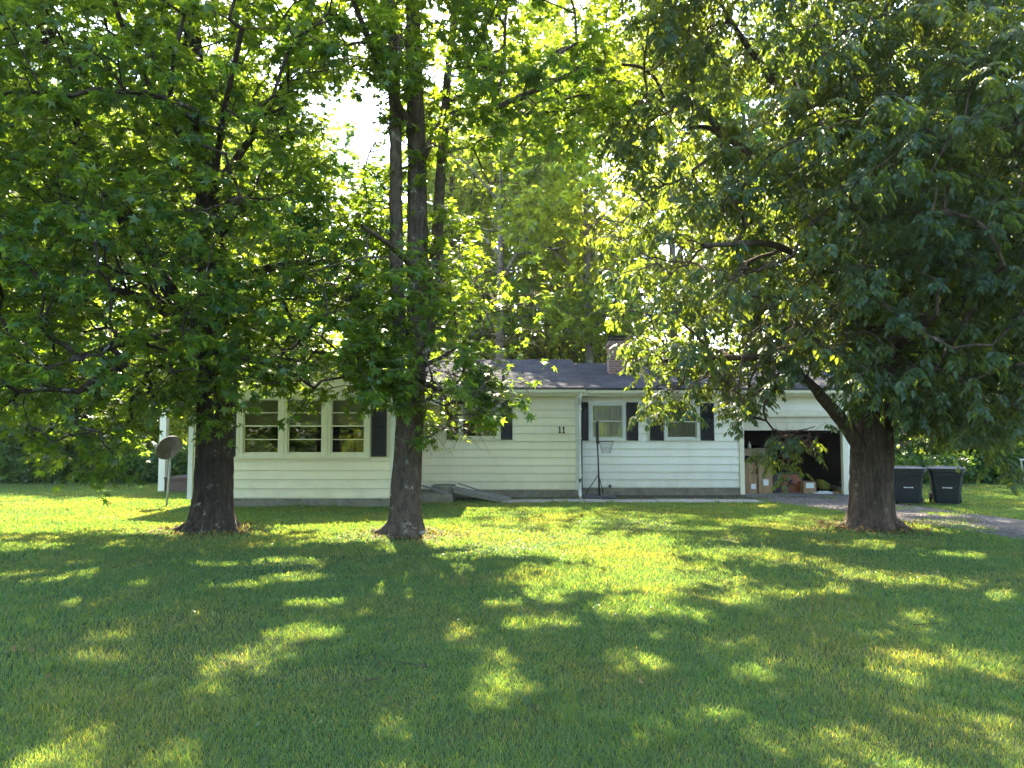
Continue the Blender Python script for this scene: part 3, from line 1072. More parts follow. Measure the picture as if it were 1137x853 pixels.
# right tree: long drooping leaflets
low3 = lower_edge([(600, 180), (640, 310), (684, 368), (700, 420), (715, 478), (730, 490), (745, 478), (765, 445), (800, 455), (815, 480), (835, 485), (850, 450), (870, 428), (900, 420),
                   (935, 425), (950, 455), (975, 470), (1000, 465), (1020, 485), (1050, 505), (1090, 505), (1110, 525), (1137, 500), (1400, 480)])
rg = np.random.default_rng(8)
sp = []
for k in range(40):
    px = rg.uniform(856, 900); top = 476 + 6 * abs((px - 875) / 30); py = rg.uniform(top, 506 - 14 * abs((px - 873) / 30))
    sp.append(at(px, py, rg.uniform(11.9, 12.6)))
build_tree('hickory_tree', 'thick-trunked tree with drooping leaflets beside the driveway and garage', 'tree', (6.30, 13.1),
           [[(967, 586, 13.1, .325), (967, 560, 13.1, .32), (968, 500, 13.1, .315), (968, 460, 13.1, .30), (962, 390, 13.1, .24), (938, 310, 13.2, .20), (908, 230, 13.3, .17), (895, 150, 13.4, .14), (884, 20, 13.5, .10), (875, -140, 13.5, .07), (870, -300, 13.5, .03)],
            [(970, 470, 13.1, .22), (985, 390, 13.1, .19), (1005, 300, 13.2, .16), (1022, 180, 13.3, .13), (1032, 20, 13.4, .09), (1040, -160, 13.5, .05)],
            [(966, 520, 13.1, .12), (952, 492, 12.9, .105), (930, 460, 12.7, .09), (914, 440, 12.5, .08), (896, 420, 12.4, .065), (855, 402, 12.1, .05), (800, 398, 11.7, .035), (735, 402, 11.3, .02)],
            [(908, 235, 13.3, .10), (870, 188, 13.1, .085), (825, 165, 12.9, .07), (785, 128, 12.8, .055), (765, 110, 12.7, .05), (735, 112, 12.6, .045), (700, 114, 12.5, .035), (662, 104, 12.4, .02)],
            [(870, 188, 13.1, .06), (820, 172, 12.7, .05), (790, 142, 12.5, .04), (764, 141, 12.4, .02)],
            [(738, 112, 12.6, .03), (728, 88, 12.5, .028), (712, 75, 12.4, .025), (690, 72, 12.3, .02)],
            [(1000, 320, 13.2, .10), (1050, 285, 12.6, .08), (1110, 250, 12.0, .05), (1180, 220, 11.4, .03)],
            [(1005, 300, 13.2, .08), (1060, 350, 13.6, .06), (1120, 380, 14, .04), (1180, 400, 14.4, .02)],
            [(896, 420, 12.4, .03), (860, 432, 12.3, .022), (848, 455, 12.25, .018), (858, 476, 12.2, .014), (885, 478, 12.2, .01), (905, 474, 12.1, .006)],
            [(938, 310, 13.2, .10), (900, 290, 12.3, .07), (850, 270, 11.4, .05), (780, 270, 10.6, .03)],
            [(975, 440, 13.1, .10), (990, 400, 12.1, .07), (1010, 370, 11.2, .05), (1040, 350, 10.4, .03)],
            [(895, 140, 13.4, .08), (850, 80, 12.8, .06), (810, 20, 12.2, .04), (780, -60, 12, .03)]],
           3,
           [E(900, 350, 12.4, 2.2, 2.4, 1.6, 1000), E(780, 375, 11.9, 1.6, 1.8, 1.3, 1000), E(755, 430, 11.7, .9, 1.0, .6, 500), E(800, 415, 12.2, 1.7, 1.2, .5, 500), E(1040, 400, 12.4, 2.3, 2.6, 1.5, 900), E(1060, 450, 12.4, 1.4, 1.5, .8, 340),
            E(940, 200, 12.8, 4.0, 3.8, 2.8, 2100), E(1060, 250, 12.3, 3.2, 3.4, 2.8, 1500), E(760, 240, 12.7, 1.9, 2.0, 1.2, 420), E(720, 120, 12.6, 1.2, 1.5, .9, 200), E(830, 60, 12.6, 2.6, 2.8, 1.6, 900),
            E(740, 20, 12.6, 1.6, 2.0, 1.2, 700), E(690, 60, 12.5, 1.0, 1.4, .9, 300), E(950, -120, 13.2, 5.0, 4.8, 3.4, 1800), E(1130, 60, 12.2, 3.0, 3.2, 2.6, 900), E(830, 455, 12.0, .5, .6, .35, 60), E(720, 300, 12.3, 1.1, 1.4, .8, 200),
            E(970, 400, 11.2, 1.2, .8, .8, 260), E(800, 215, 16.5, 2.6, 2.0, 1.2, 260), E(930, 240, 16.0, 2.6, 2.0, 1.4, 300)],
           accept_fn(low3, (630, 1500), seed=14, margin=30, lo=-.3, hi=.04, thin=lambda px, py: .22 * ((px < 880) & (py > 70) & (py < 335)) - .12 * (px > 900)), 'pinnate', .115, M['leaf_hick'], M['bark3'], 45, spacing=.48, ntw=4, tlen=.42, nleaf=4, ridge=.036, flare=.34,
           extra_pts=np.array(sp), freq=2.6, zf=1.1)


# ------------------------------------------------------------------ the wood behind: trees built once per kind, then copied
def wood_tree(name, H, crown_r, crown_base, seed, mat, bark, leaf=.19, clusters=900, ntw=4, nleaf=11, lean=0.0, gappy=.0):
    rg = np.random.default_rng(seed)
    root = empty(name)
    trunk = catmull([(0, 0, -.05, .030 * H / 2 * .6), (lean * .2, 0, H * .3, .020 * H / 2 * .7), (lean * .5, .1, H * .6, .012 * H / 2 * .8), (lean, 0, H * .95, .02)], .4)
    limbs = [trunk]
    for k in range(7):
        t = rg.uniform(.3, .8); a = rg.uniform(0, 6.28)
        i = int(t * (len(trunk) - 1)); b = trunk[i]
        L = crown_r * rg.uniform(.5, .9)
        limbs.append(catmull([(b[0], b[1], b[2], b[3] * .6), (b[0] + math.cos(a) * L * .5, b[1] + math.sin(a) * L * .5, b[2] + L * .5, b[3] * .35), (b[0] + math.cos(a) * L, b[1] + math.sin(a) * L, b[2] + L * .9, .02)], .4))
    ells = []
    for k in range(11):
        z = rg.uniform(crown_base, H * .92); f = 1 - .55 * abs((z - crown_base) / (H - crown_base) - .35)
        a = rg.uniform(0, 6.28); rr = crown_r * f * rg.uniform(.2, .62)
        q = crown_r * rg.uniform(.36, .6)
        ells.append((rr * math.cos(a) + lean * z / H, rr * math.sin(a), z, q, q, q * .75, int(clusters / 4)))
    P = sample_ellipsoids(ells, rg, .62, lambda P: P[:, 2] > crown_base * .6)
    if len(P) > clusters: P = P[:clusters]
    p0, p1, r0, r1, dirs = grow(limbs, P, rg, .008)
    T, E_, pos, tw = sprays(P, dirs, rg, ntw, .62, nleaf)
    parts = [bark_tube(trunk, 14, .01, .25, seed)] + [bark_tube(l, 7, 0, 0, seed) for l in limbs[1:]] + [frustums(p0, p1, r0, r1, 4)]
    v, c, s, t = join(parts)
    mesh_np('trunk', v, c, s, t, bark, root, smooth=True)
    v, c, s, t = leafset('d', pos, tw, rg, leaf * rg.uniform(.6, 1.25, len(pos)))
    return root, v.reshape(-1, 4, 3), mat


def wood_crown(root, leaves, mat, x, y, sc_, rz, seed):
    """the crown of one tree of the wood, with the openings light falls through"""
    rg = np.random.default_rng(seed)
    ctr = leaves.mean(1) * sc_
    c_, s_ = math.cos(rz), math.sin(rz)
    W = np.stack([ctr[:, 0] * c_ - ctr[:, 1] * s_ + x, ctr[:, 0] * s_ + ctr[:, 1] * c_ + y, ctr[:, 2]], 1)
    gx_, gy_ = sun_ground(W)
    nz = .6 * vnoise(gx_, gy_, .42, 51) + .4 * vnoise(gx_, gy_, 1.3, 52)
    drop = (nz > .50) & (rg.random(len(W)) < .92)
    drop |= (W[:, 2] < 4.4) & (W[:, 1] < 28.5) & (W[:, 0] > -7.5) & (W[:, 0] < 9.5)
    L = leaves[~drop]
    n = len(L)
    corners = ((np.arange(n) * 4)[:, None] + np.array([[0, 2, 1, 0, 3, 2]])).ravel()
    return mesh_np('crown', L.reshape(-1, 3), corners, np.arange(n * 2) * 3, np.full(n * 2, 3), mat, root)


protos = {
    'tall': wood_tree('woodland_tree', 17, 3.4, 5.5, 1, M['leaf_wood'], M['bark_pale'], clusters=600),
    'broad': wood_tree('woodland_tree', 14, 4.6, 2.2, 2, M['leaf_wood'], M['bark2'], clusters=800),
    'dark': wood_tree('woodland_tree', 15, 4.4, 1.8, 3, M['leaf_wood2'], M['bark2'], clusters=820),
    'slim': wood_tree('woodland_tree', 16, 2.4, 4.0, 4, M['leaf_wood2'], M['bark_pale'], clusters=420, lean=.8),
    'small': wood_tree('understorey_tree', 7.5, 2.9, .6, 6, M['leaf_wood'], M['bark2'], leaf=.19, clusters=560),
    'smalld': wood_tree('understorey_tree', 6.8, 2.8, .5, 7, M['leaf_bush'], M['bark2'], leaf=.17, clusters=800),
}
used = set()
WOOD = [  # px, depth, scale, kind, label
    (585, 34, 1.12, 'tall', 'tall pale-trunked tree rising behind the middle roof ridge'),
    (640, 37, 1.15, 'slim', 'slim leaning tree between the middle roof and chimney'),
    (540, 38, 1.5, 'broad', 'broad bright tree just right of the three stems'),
    (700, 36, 1.4, 'broad', 'broad yellow-green tree right behind the brick chimney'),
    (500, 35, 1.3, 'broad', 'lower bright tree behind the left end of the middle roof'),
    (770, 36, 1.15, 'tall', 'tall bright tree behind the right-hand roof past the chimney'),
    (840, 34, 1.25, 'dark', 'dark green tree behind the garage roof'),
    (900, 38, 1.5, 'broad', 'big broad tree farther back behind the garage'),
    (990, 33, 1.3, 'dark', 'dark tree filling the background behind the thick trunk'),
    (1075, 35, 1.45, 'broad', 'broad tree behind the two wheeled bins'),
    (1160, 32, 1.3, 'dark', 'dark tree in the wood at the right edge beyond the lawn'),
    (430, 36, .98, 'dark', 'low dark tree under the big sky gap'),
    (360, 38, 1.0, 'broad', 'low rounded tree beyond the wing roof'),
    (295, 34, 1.15, 'dark', 'dark tree behind the wing with the triple window'),
    (225, 37, 1.3, 'tall', 'tall tree seen through leaves above the leftmost trunk'),
    (160, 34, 1.25, 'broad', 'broad tree behind the porch post'),
    (80, 35, 1.35, 'dark', 'dark tree at the back of the left lawn'),
    (10, 34, 1.35, 'broad', 'broad tree at the left edge of the wood'),
    (-80, 34, 1.3, 'dark', 'dark tree just outside the left edge of the wood'),
    (555, 29, 1.2, 'tall', 'pale-trunked tree standing closest behind the middle roof'),
    (655, 29.5, 1.2, 'tall', 'pale-trunked tree close behind the roof step'),
    (750, 29.5, 1.15, 'tall', 'pale-trunked tree close behind the right-hand roof'),
    (850, 30, 1.2, 'slim', 'slim tree close behind the garage'),
    (300, 45, 1.3, 'tall', 'distant tall tree high over the wing roof'),
    (30, 45, 1.3, 'tall', 'distant tall tree over the left lawn'),
    (1010, 46, 1.35, 'tall', 'distant tall tree above the two bins'),
    (150, 46, 1.3, 'slim', 'distant slim tree above the satellite dish'),
]
UNDER = [
    (20, 25.5, .62, 'smalld', 'leafy dark bush at the far left edge of the lawn'),
    (75, 25, .72, 'smalld', 'tallest dark bush along the left lawn edge'),
    (125, 25.5, .6, 'smalld', 'dark bush left of the porch post'),
    (165, 26.5, .5, 'small', 'pale lit bush right behind the porch post'),
    (-40, 26, .8, 'smalld', 'dark bush beyond the left lawn corner'),
    (215, 29, .7, 'small', 'bright small tree behind the porch deck'),
    (1000, 25, .62, 'smalld', 'dark bush between the thick trunk and the bins'),
    (1050, 26, .72, 'smalld', 'dark bush standing behind the wheeled bins'),
    (1100, 25, .55, 'smalld', 'dark bush right of the wheeled bins'),
    (1150, 25.5, .65, 'smalld', 'dark bush behind the white frame at the right edge'),
    (1190, 24, .7, 'small', 'lighter bush beyond the right edge of the lawn'),
    (560, 31, .85, 'small', 'bright small tree low behind the middle roof'),
    (620, 31.5, .9, 'small', 'bright small tree behind the step between the roofs'),
    (680, 30.5, .9, 'small', 'bright small tree low behind the chimney'),
    (750, 31, .95, 'smalld', 'dark small tree behind the right-hand ridge'),
    (500, 31, .9, 'small', 'bright small tree behind the roof valley'),
    (590, 33, 1.25, 'small', 'rounded bright tree above the middle of the roof ridge'),
    (530, 33, 1.3, 'small', 'rounded bright tree right of the three stems, above the ridge'),
    (655, 34, 1.3, 'small', 'rounded bright tree left of the chimney top'),
    (430, 32, .85, 'small', 'bright small tree behind the gable of the wing'),
]
for px, Y, sc_, kind, label in WOOD + UNDER:
    src, leaves, lmat = protos[kind]
    if kind in used:
        o = src.copy(); C.objects.link(o)
        tr_ = next(c for c in src.children if c.name.startswith('trunk')).copy(); C.objects.link(tr_); tr_.parent = o
    else: o = src
    used.add(kind)
    n_tree = globals().get('n_tree', 0) + 1
    p = at(px, 481, Y)
    o.location = (p.x, Y, 0)
    o.scale = (sc_, sc_, sc_)
    rz_ = random.uniform(0, 6.28)
    o.rotation_euler = (0, 0, rz_)
    wood_crown(o, leaves, lmat, p.x, Y, sc_, rz_, n_tree)
    small = kind.startswith('small')
    tag(o, label, 'bush' if 'bush' in label else 'tree', 'bushes and small trees along the wood edge' if small else 'trees of the wood behind the house')


def leaf_mass(name, boxes, n, size, mat, seed, label):
    rg = np.random.default_rng(seed)
    P = []
    for (x0, x1, y0, y1, h, k) in boxes:
        m = int(n * k)
        x = rg.uniform(x0, x1, m); y = rg.uniform(y0, y1, m)
        top = h * (.55 + .6 * vnoise(x, y, .22, seed) + .25 * vnoise(x, y, .9, seed))
        z = rg.random(m) ** .8 * top
        P.append(np.stack([x, y, z], 1))
    P = np.concatenate(P)
    n = len(P)
    d = rg.normal(0, 1, (n, 3)); nr = np.array([0, -.3, 1.0]) + rg.normal(0, .6, (n, 3))
    v, c, s, t = place_leaves(split_diamond(.48), P, d, nr, size * rg.uniform(.6, 1.3, n))
    return tag(mesh_np(name, v, c, s, t, mat), label, name, kind='stuff')


leaf_mass('woods', [(-60, 60, 50, 58, 9, .55), (-60, -19, 30, 50, 9, .45), (22, 60, 28, 50, 9, .45)], 60000, .45, M['leaf_wood'], 3, 'dense far wood of green leaves closing the view behind the trees')
leaf_mass('undergrowth', [(-22, -8.8, 24.2, 26.5, .9, .5), (-26, -14, 24.5, 29, 1.8, .35), (10.6, 24, 24.0, 26.5, 1.0, .45), (-9, 12, 29.5, 32, 1.8, .3), (-11, -7.4, 24.0, 28, 1.1, .16)], 42000, .13, M['leaf_bush'], 5,
          'low weeds and brush along the edge of the lawn')
leaf_mass('woods', [(-45, 45, -40, -30, 9, 1.0)], 22000, .7, M['leaf_wood'], 9, 'wood across the road mirrored in the windows')

# ------------------------------------------------------------------ the house
house = empty('house', (0, 19.2, 0), 0, 'low white clapboard house with dark shingle roofs and open garage', 'house')
HO = Vector((0, 19.2, 0))


def H(mb, name, mat, parent=None, smooth=False, label=None):
    """build in house coordinates (children of the house or of one of its parts)"""
    mb.v = [(x - HO.x, y - HO.y, z - HO.z) for x, y, z in mb.v]
    return mb.build(name, mat, parent or house, smooth, None, label)


def clap(mb, o, u, n, L, z0, z1, exp, holes=(), top=None):
    """lap siding: origin o (x,y), direction u, outward n, length L; top(u)-> z limit for gables"""
    zs = [z0]
    while zs[-1] + exp < z1: zs.append(zs[-1] + exp)
    zs.append(z1)
    for i in range(len(zs) - 1):
        a, b = zs[i], zs[i + 1]
        cuts = sorted({a, b} | {z for h in holes for z in (h[2], h[3]) if a < z < b})
        for c0, c1 in zip(cuts[:-1], cuts[1:]):
            spans = [(0, L)]
            for (h0, h1, hz0, hz1) in holes:
                if hz0 < c1 - 1e-6 and hz1 > c0 + 1e-6:
                    ns = []
                    for s0, s1 in spans:
                        if h1 <= s0 or h0 >= s1: ns.append((s0, s1)); continue
                        if h0 > s0: ns.append((s0, h0))
                        if h1 < s1: ns.append((h1, s1))
                    spans = ns
            if top:
                t0, t1 = top(c0), top(c1)
                if t0 is None: continue
                if t1 is None: t1 = ((t0[0] + t0[1]) / 2,) * 2
            for s0, s1 in spans:
                def off(z):
                    t = (z - a) / exp
                    return .028 * (1 - t) + .004
                def P(s, z, d):
                    return (o[0] + u[0] * s + n[0] * d, o[1] + u[1] * s + n[1] * d, z)
                if top:
                    q = [P(max(s0, t0[0]), c0, off(c0)), P(min(s1, t0[1]), c0, off(c0)), P(min(s1, t1[1]), c1, off(c1)), P(max(s0, t1[0]), c1, off(c1))]
                else:
                    q = [P(s0, c0, off(c0)), P(s1, c0, off(c0)), P(s1, c1, off(c1)), P(s0, c1, off(c1))]
                if c0 != a: mb.quad(*q)
                if c0 == a:
                    q = [tuple(p) for p in q]
                    G = .022
                    if c1 - c0 > .03:
                        q[0] = (q[0][0], q[0][1], c0 + G); q[1] = (q[1][0], q[1][1], c0 + G)
                    b_ = [P(s0 if not top else max(s0, t0[0]), c0 - .002, .001), P(s1 if not top else min(s1, t0[1]), c0 - .002, .001)]
                    mb.quad(b_[0], b_[1], (b_[1][0], b_[1][1], c0 + G + .004), (b_[0][0], b_[0][1], c0 + G + .004))
                    l0, l1 = (max(s0, t0[0]), min(s1, t0[1])) if top else (s0, s1)
                    mb.quad(*q); mb.quad(P(l0, c0 + G, .0), P(l1, c0 + G, .0), P(l1, c0 + G, .032), P(l0, c0 + G, .032))


EXP = .203
WY, MY, RY = 16.7, 19.2, 19.9          # wall planes: wing, middle, right
WX0, WX1 = -7.18, -2.65
MX1 = 1.70
RX0, RX1 = 1.70, 9.10
ZB = .20                                 # siding starts above the foundation


def wz(py, Y): return at(568, py, Y).z
def wx(px, Y): return (px - CX) / FPX * Y


# window openings
triple = [(wx(269, WY), wx(313, WY)), (wx(318, WY), wx(361, WY)), (wx(366, WY), wx(408, WY))]
tz0, tz1 = wz(505.5, WY), wz(441, WY)
mwin = (wx(511, MY), wx(554, MY), wz(487, MY), wz(446, MY))
rwin = [(wx(655, RY), wx(693, RY), wz(488, RY), wz(448, RY)), (wx(738, RY), wx(775, RY), wz(488, RY), wz(449, RY))]
gar = (6.12, 8.84, 0, wz(463, RY))

# walls
mb = MB()
WR_E = 2.62
def gable_top(z):
    # wing front gable: peak at x=-4.9, z=3.72
    if z > 3.66: return None
    hw = (3.66 - z) / .40
    a, b = -4.9 - hw, -4.9 + hw
    if a < WX0: a = WX0
    if b > WX1: b = WX1
    return (a - WX0, b - WX0)
clap(mb, (WX0, WY), (1, 0), (0, -1), WX1 - WX0, ZB, 3.66, EXP, [(triple[0][0] - WX0, triple[2][1] - WX0, tz0, tz1)], gable_top)
H(mb, 'wall', M['siding'])
mb = MB()
clap(mb, (WX1, WY), (0, 1), (1, 0), MY - WY, ZB, 2.68, EXP, [(.5, 1.45, ZB, 2.25)])
clap(mb, (WX0, 27.0), (0, -1), (-1, 0), 27 - WY, ZB, 2.7, EXP)
H(mb, 'wall', M['siding'])
mb = MB()
clap(mb, (WX1, MY), (1, 0), (0, -1), MX1 - WX1, ZB, 2.72, EXP, [(mwin[0] - WX1, mwin[1] - WX1, mwin[2], mwin[3])])
H(mb, 'wall', M['siding'])
mb = MB()
clap(mb, (RX0, RY), (1, 0), (0, -1), RX1 - RX0, ZB, 2.76, EXP, [(w[0] - RX0, w[1] - RX0, w[2], w[3]) for w in rwin] + [(gar[0] - RX0, gar[1] - RX0, 0, gar[3])])
clap(mb, (MX1, MY), (0, 1), (1, 0), RY - MY, ZB, 2.72, EXP)
H(mb, 'wall', M['siding_white'])
mb = MB()
def rg_top(z):
    if z > 3.76: return None
    hw = (3.78 - z) / .245
    a, b = max(19.9, 24.0 - hw), min(28.0, 24.0 + hw)
    return (a - 19.9, b - 19.9)
clap(mb, (RX1, 19.9), (0, 1), (1, 0), 8.1, ZB, 3.76, EXP, [], rg_top)
H(mb, 'wall', M['siding_white'])
# sheathing behind the siding, back walls, partitions, floors
mb = MB()
def wall_holes(x0, x1, y0, y1, z0, z1, holes):
    """a thick wall along x with rectangular holes"""
    xs = sorted({x0, x1} | {h[i] for h in holes for i in (0, 1)})
    for a, b in zip(xs[:-1], xs[1:]):
        hz = [(h[2], h[3]) for h in holes if h[0] <= a + 1e-6 and h[1] >= b - 1e-6]
        if not hz: mb.box(a, b, y0, y1, z0, z1)
        else:
            if hz[0][0] > z0 + .01: mb.box(a, b, y0, y1, z0, hz[0][0])
            if hz[0][1] < z1 - .01: mb.box(a, b, y0, y1, hz[0][1], z1)
wall_holes(WX0, WX1, WY + .004, WY + .12, ZB, 2.66, [(triple[0][0], triple[2][1], tz0, tz1)])
wall_holes(WX1 + .12, MX1, MY + .004, MY + .12, ZB, 2.68, [mwin])
wall_holes(RX0 + .13, RX1, RY + .004, RY + .12, ZB, 2.72, rwin + [(gar[0], gar[1], 0, gar[3])])
mb.box(WX0 + .004, WX0 + .12, WY + .12, 27, ZB, 2.66)
mb.box(WX1 - .12, WX1 - .004, WY + .12, 24, ZB, 2.66)
mb.box(MX1 - .1, MX1 + .12, MY + .12, 27, ZB, 2.68)
mb.box(RX1 - .12, RX1 - .004, RY + .12, 27.9, ZB, 2.72)
mb.box(WX0, RX1, 27.0, 27.12, 0, 2.7)
mb.box(5.95, 6.07, RY + .12, 27.0, 0, 2.7)
mb.box(WX0 + .1, 5.95, WY + 2.3 - 2.2, 27.0, 2.60, 2.64) if False else None
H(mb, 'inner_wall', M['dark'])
mb = MB()
mb.box(WX0 + .12, WX1 - .12, WY + .12, 27, .18, .22)
mb.box(WX1, 5.95, RY + .12, 27, .18, .22)
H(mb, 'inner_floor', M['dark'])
mb = MB()
mb.box(5.98, RX1 - .1, RY - .05, 26.98, -.05, .03)
H(mb, 'garage_floor', M['floor'])
mb = MB()
mb.box(6.0, RX1 - .05, 26.2, 26.26, 1.25, 2.1)
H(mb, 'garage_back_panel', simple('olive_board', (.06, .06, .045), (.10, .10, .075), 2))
# foundation
mb = MB()
mb.box(WX0 + .03, WX1 - .03, WY + .008, WY + .16, -.1, ZB)
mb.box(WX0 + .03, WX0 + .2, WY + .16, 27, -.1, ZB)
mb.box(WX1 - .2, WX1 - .03, WY + .16, MY, -.1, ZB)
mb.box(WX1 - .03, MX1 - .03, MY + .008, MY + .16, -.1, ZB)
mb.box(MX1 - .03, gar[0] - .06, RY + .008, RY + .16, -.1, ZB)
mb.box(gar[1] + .06, RX1 - .02, RY + .008, RY + .16, -.1, ZB)
mb.box(RX1 - .16, RX1 - .02, RY + .16, 27.9, -.1, ZB)
H(mb, 'foundation', M['concrete'])
# corner boards
for q in ((WX0 - .035, WX0 + .07, WY - .045, WY + .004, 2.62), (WX1 - .06, WX1 + .036, WY - .045, WY + .004, 2.62),
          (MX1 - .07, MX1 + .036, MY - .045, MY + .004, 2.68), (RX1 - .06, RX1 + .036, RY - .045, RY + .004, 2.72)):
    mb = MB()
    mb.box(q[0], q[1], q[2], q[3], ZB - .01, q[4])
    H(mb, 'corner_board', M['trim_white'])

# roofs
def slab(mb, a, b, c, d, th=.06):
    vs = [Vector(p) for p in (a, b, c, d)]
    lo = [v - Vector((0, 0, th)) for v in vs]
    mb.add(vs + lo, [(0, 1, 2, 3), (7, 6, 5, 4), (0, 4, 5, 1), (1, 5, 6, 2), (2, 6, 7, 3), (3, 7, 4, 0)])


def roof_part(name, quads, label=None):
    mb = MB()
    for q in quads: slab(mb, *q)
    return H(mb, name, M['shingle'], None, False, label)


ME, MR, MZE, MZR = 18.85, 23.2, 2.80, 3.95
RE, RR, RZE, RZR = 19.5, 24.0, 2.82, 3.90
roof_part('roof', [((-4.9, ME, MZE), (1.86, ME, MZE), (1.86, MR, MZR), (-4.9, MR, MZR)),
                   ((-4.9, MR, MZR), (1.86, MR, MZR), (1.86, 27.6, MZE), (-4.9, 27.6, MZE))])
rr = roof_part('roof', [((1.862, RE, RZE), (9.42, RE, RZE), (9.42, RR, RZR), (1.862, RR, RZR)),
                        ((1.862, RR, RZR), (9.42, RR, RZR), (9.42, 28.5, RZE), (1.862, 28.5, RZE))])
WP, WZ = -4.9, 3.76
sl = .40
def wr(x): return WZ - sl * abs(x - WP)
roof_part('roof', [((-7.65, 16.32, wr(-7.65)), (WP, 16.32, WZ), (WP, 27.4, WZ), (-7.65, 27.4, wr(-7.65))),
                   ((WP, 16.32, WZ), (-2.6, 16.32, wr(-2.6)), (-2.6, 23.4, wr(-2.6)), (WP, 23.4, WZ)),
                   ((-2.598, 16.32, wr(-2.6)), (-1.3, 16.32, wr(-1.3)), (-1.3, 19.16, wr(-1.3)), (-2.598, 19.16, wr(-2.6)))])
# fascia, soffit
mb = MB()
mb.box(-1.28, 1.86, ME + .02, ME + .05, MZE - .20, MZE - .055)
mb.box(-1.28, 1.84, ME + .05, MY, MZE - .13, MZE - .10)
mb.box(1.90, 9.42, RE + .02, RE + .05, RZE - .20, RZE - .055)
mb.box(1.90, 9.38, RE + .05, RY, RZE - .13, RZE - .10)
for x0, x1, y in ((-7.65, WP, 16.34), (WP, -1.3, 16.34)):
    mb.beam((x0, y, wr(x0) - .12), (x1, y, wr(x1) - .12), .03, .15)
mb.beam((1.862, ME, MZE - .13), (1.862, MR, MZR - .13), .03, .13)
mb.beam((9.40, RE, RZE - .13), (9.40, RR, RZR - .13), .03, .13)
slab(mb, (-7.6, 16.36, wr(-7.6) - .17), (WP, 16.36, WZ - .17), (WP, WY, WZ - .17), (-7.6, WY, wr(-7.6) - .17), .01)
slab(mb, (WP, 16.36, WZ - .17), (-1.32, 16.36, wr(-1.32) - .17), (-1.32, WY, wr(-1.32) - .17), (WP, WY, WZ - .17), .01)
slab(mb, (-2.6, WY + .002, wr(-2.6) - .10), (-1.32, WY + .002, wr(-1.32) - .10), (-1.32, 19.14, wr(-1.32) - .10), (-2.6, 19.14, wr(-2.6) - .10), .02)
H(mb, 'fascia', M['trim'])
# gutters
def gutter(x0, x1, y, z):
    mb = MB()
    prof = [(0, .0), (0, -.09), (-.07, -.10), (-.10, -.06), (-.11, 0.0), (-.10, 0.0), (-.09, -.05), (-.065, -.085), (-.01, -.08), (-.01, 0)]
    vs = [(x0, y + a, z + b) for a, b in prof] + [(x1, y + a, z + b) for a, b in prof]
    n = len(prof)
    mb.add(vs, [(i, (i + 1) % n, n + (i + 1) % n, n + i) for i in range(n)] + [tuple(range(n)), tuple(range(2 * n - 1, n - 1, -1))])
    return mb
H(gutter(-1.2, 1.84, ME + .018, MZE - .055), 'gutter', M['trim'])
H(gutter(1.98, 9.36, RE + .018, RZE - .055), 'gutter', M['trim'])
# drip edge: dark line under the shingles
mb = MB()
mb.box(-1.28, 1.87, ME - .03, ME + .015, MZE - .05, MZE + .006)
mb.box(1.88, 9.43, RE - .03, RE + .015, RZE - .05, RZE + .006)
H(mb, 'drip_edge', M['black'])
# downspout
mb = MB()
dx = wx(643.5, 19.05)
mb.tube([(dx, ME - .04, MZE - .13), (dx, ME - .02, MZE - .24), (dx, MY - .09, MZE - .42), (dx, MY - .09, .18), (dx + .0, MY - .14, .08), (dx, MY - .32, .03)], .042, 8)
dsp = H(mb, 'downspout', M['trim_white'])
mb = MB()
for z in (.55, 1.5, 2.25):
    mb = MB(); mb.box(dx - .055, dx + .055, MY - .14, MY - .04, z, z + .03)
    H(mb, 'strap', M['trim'], dsp)

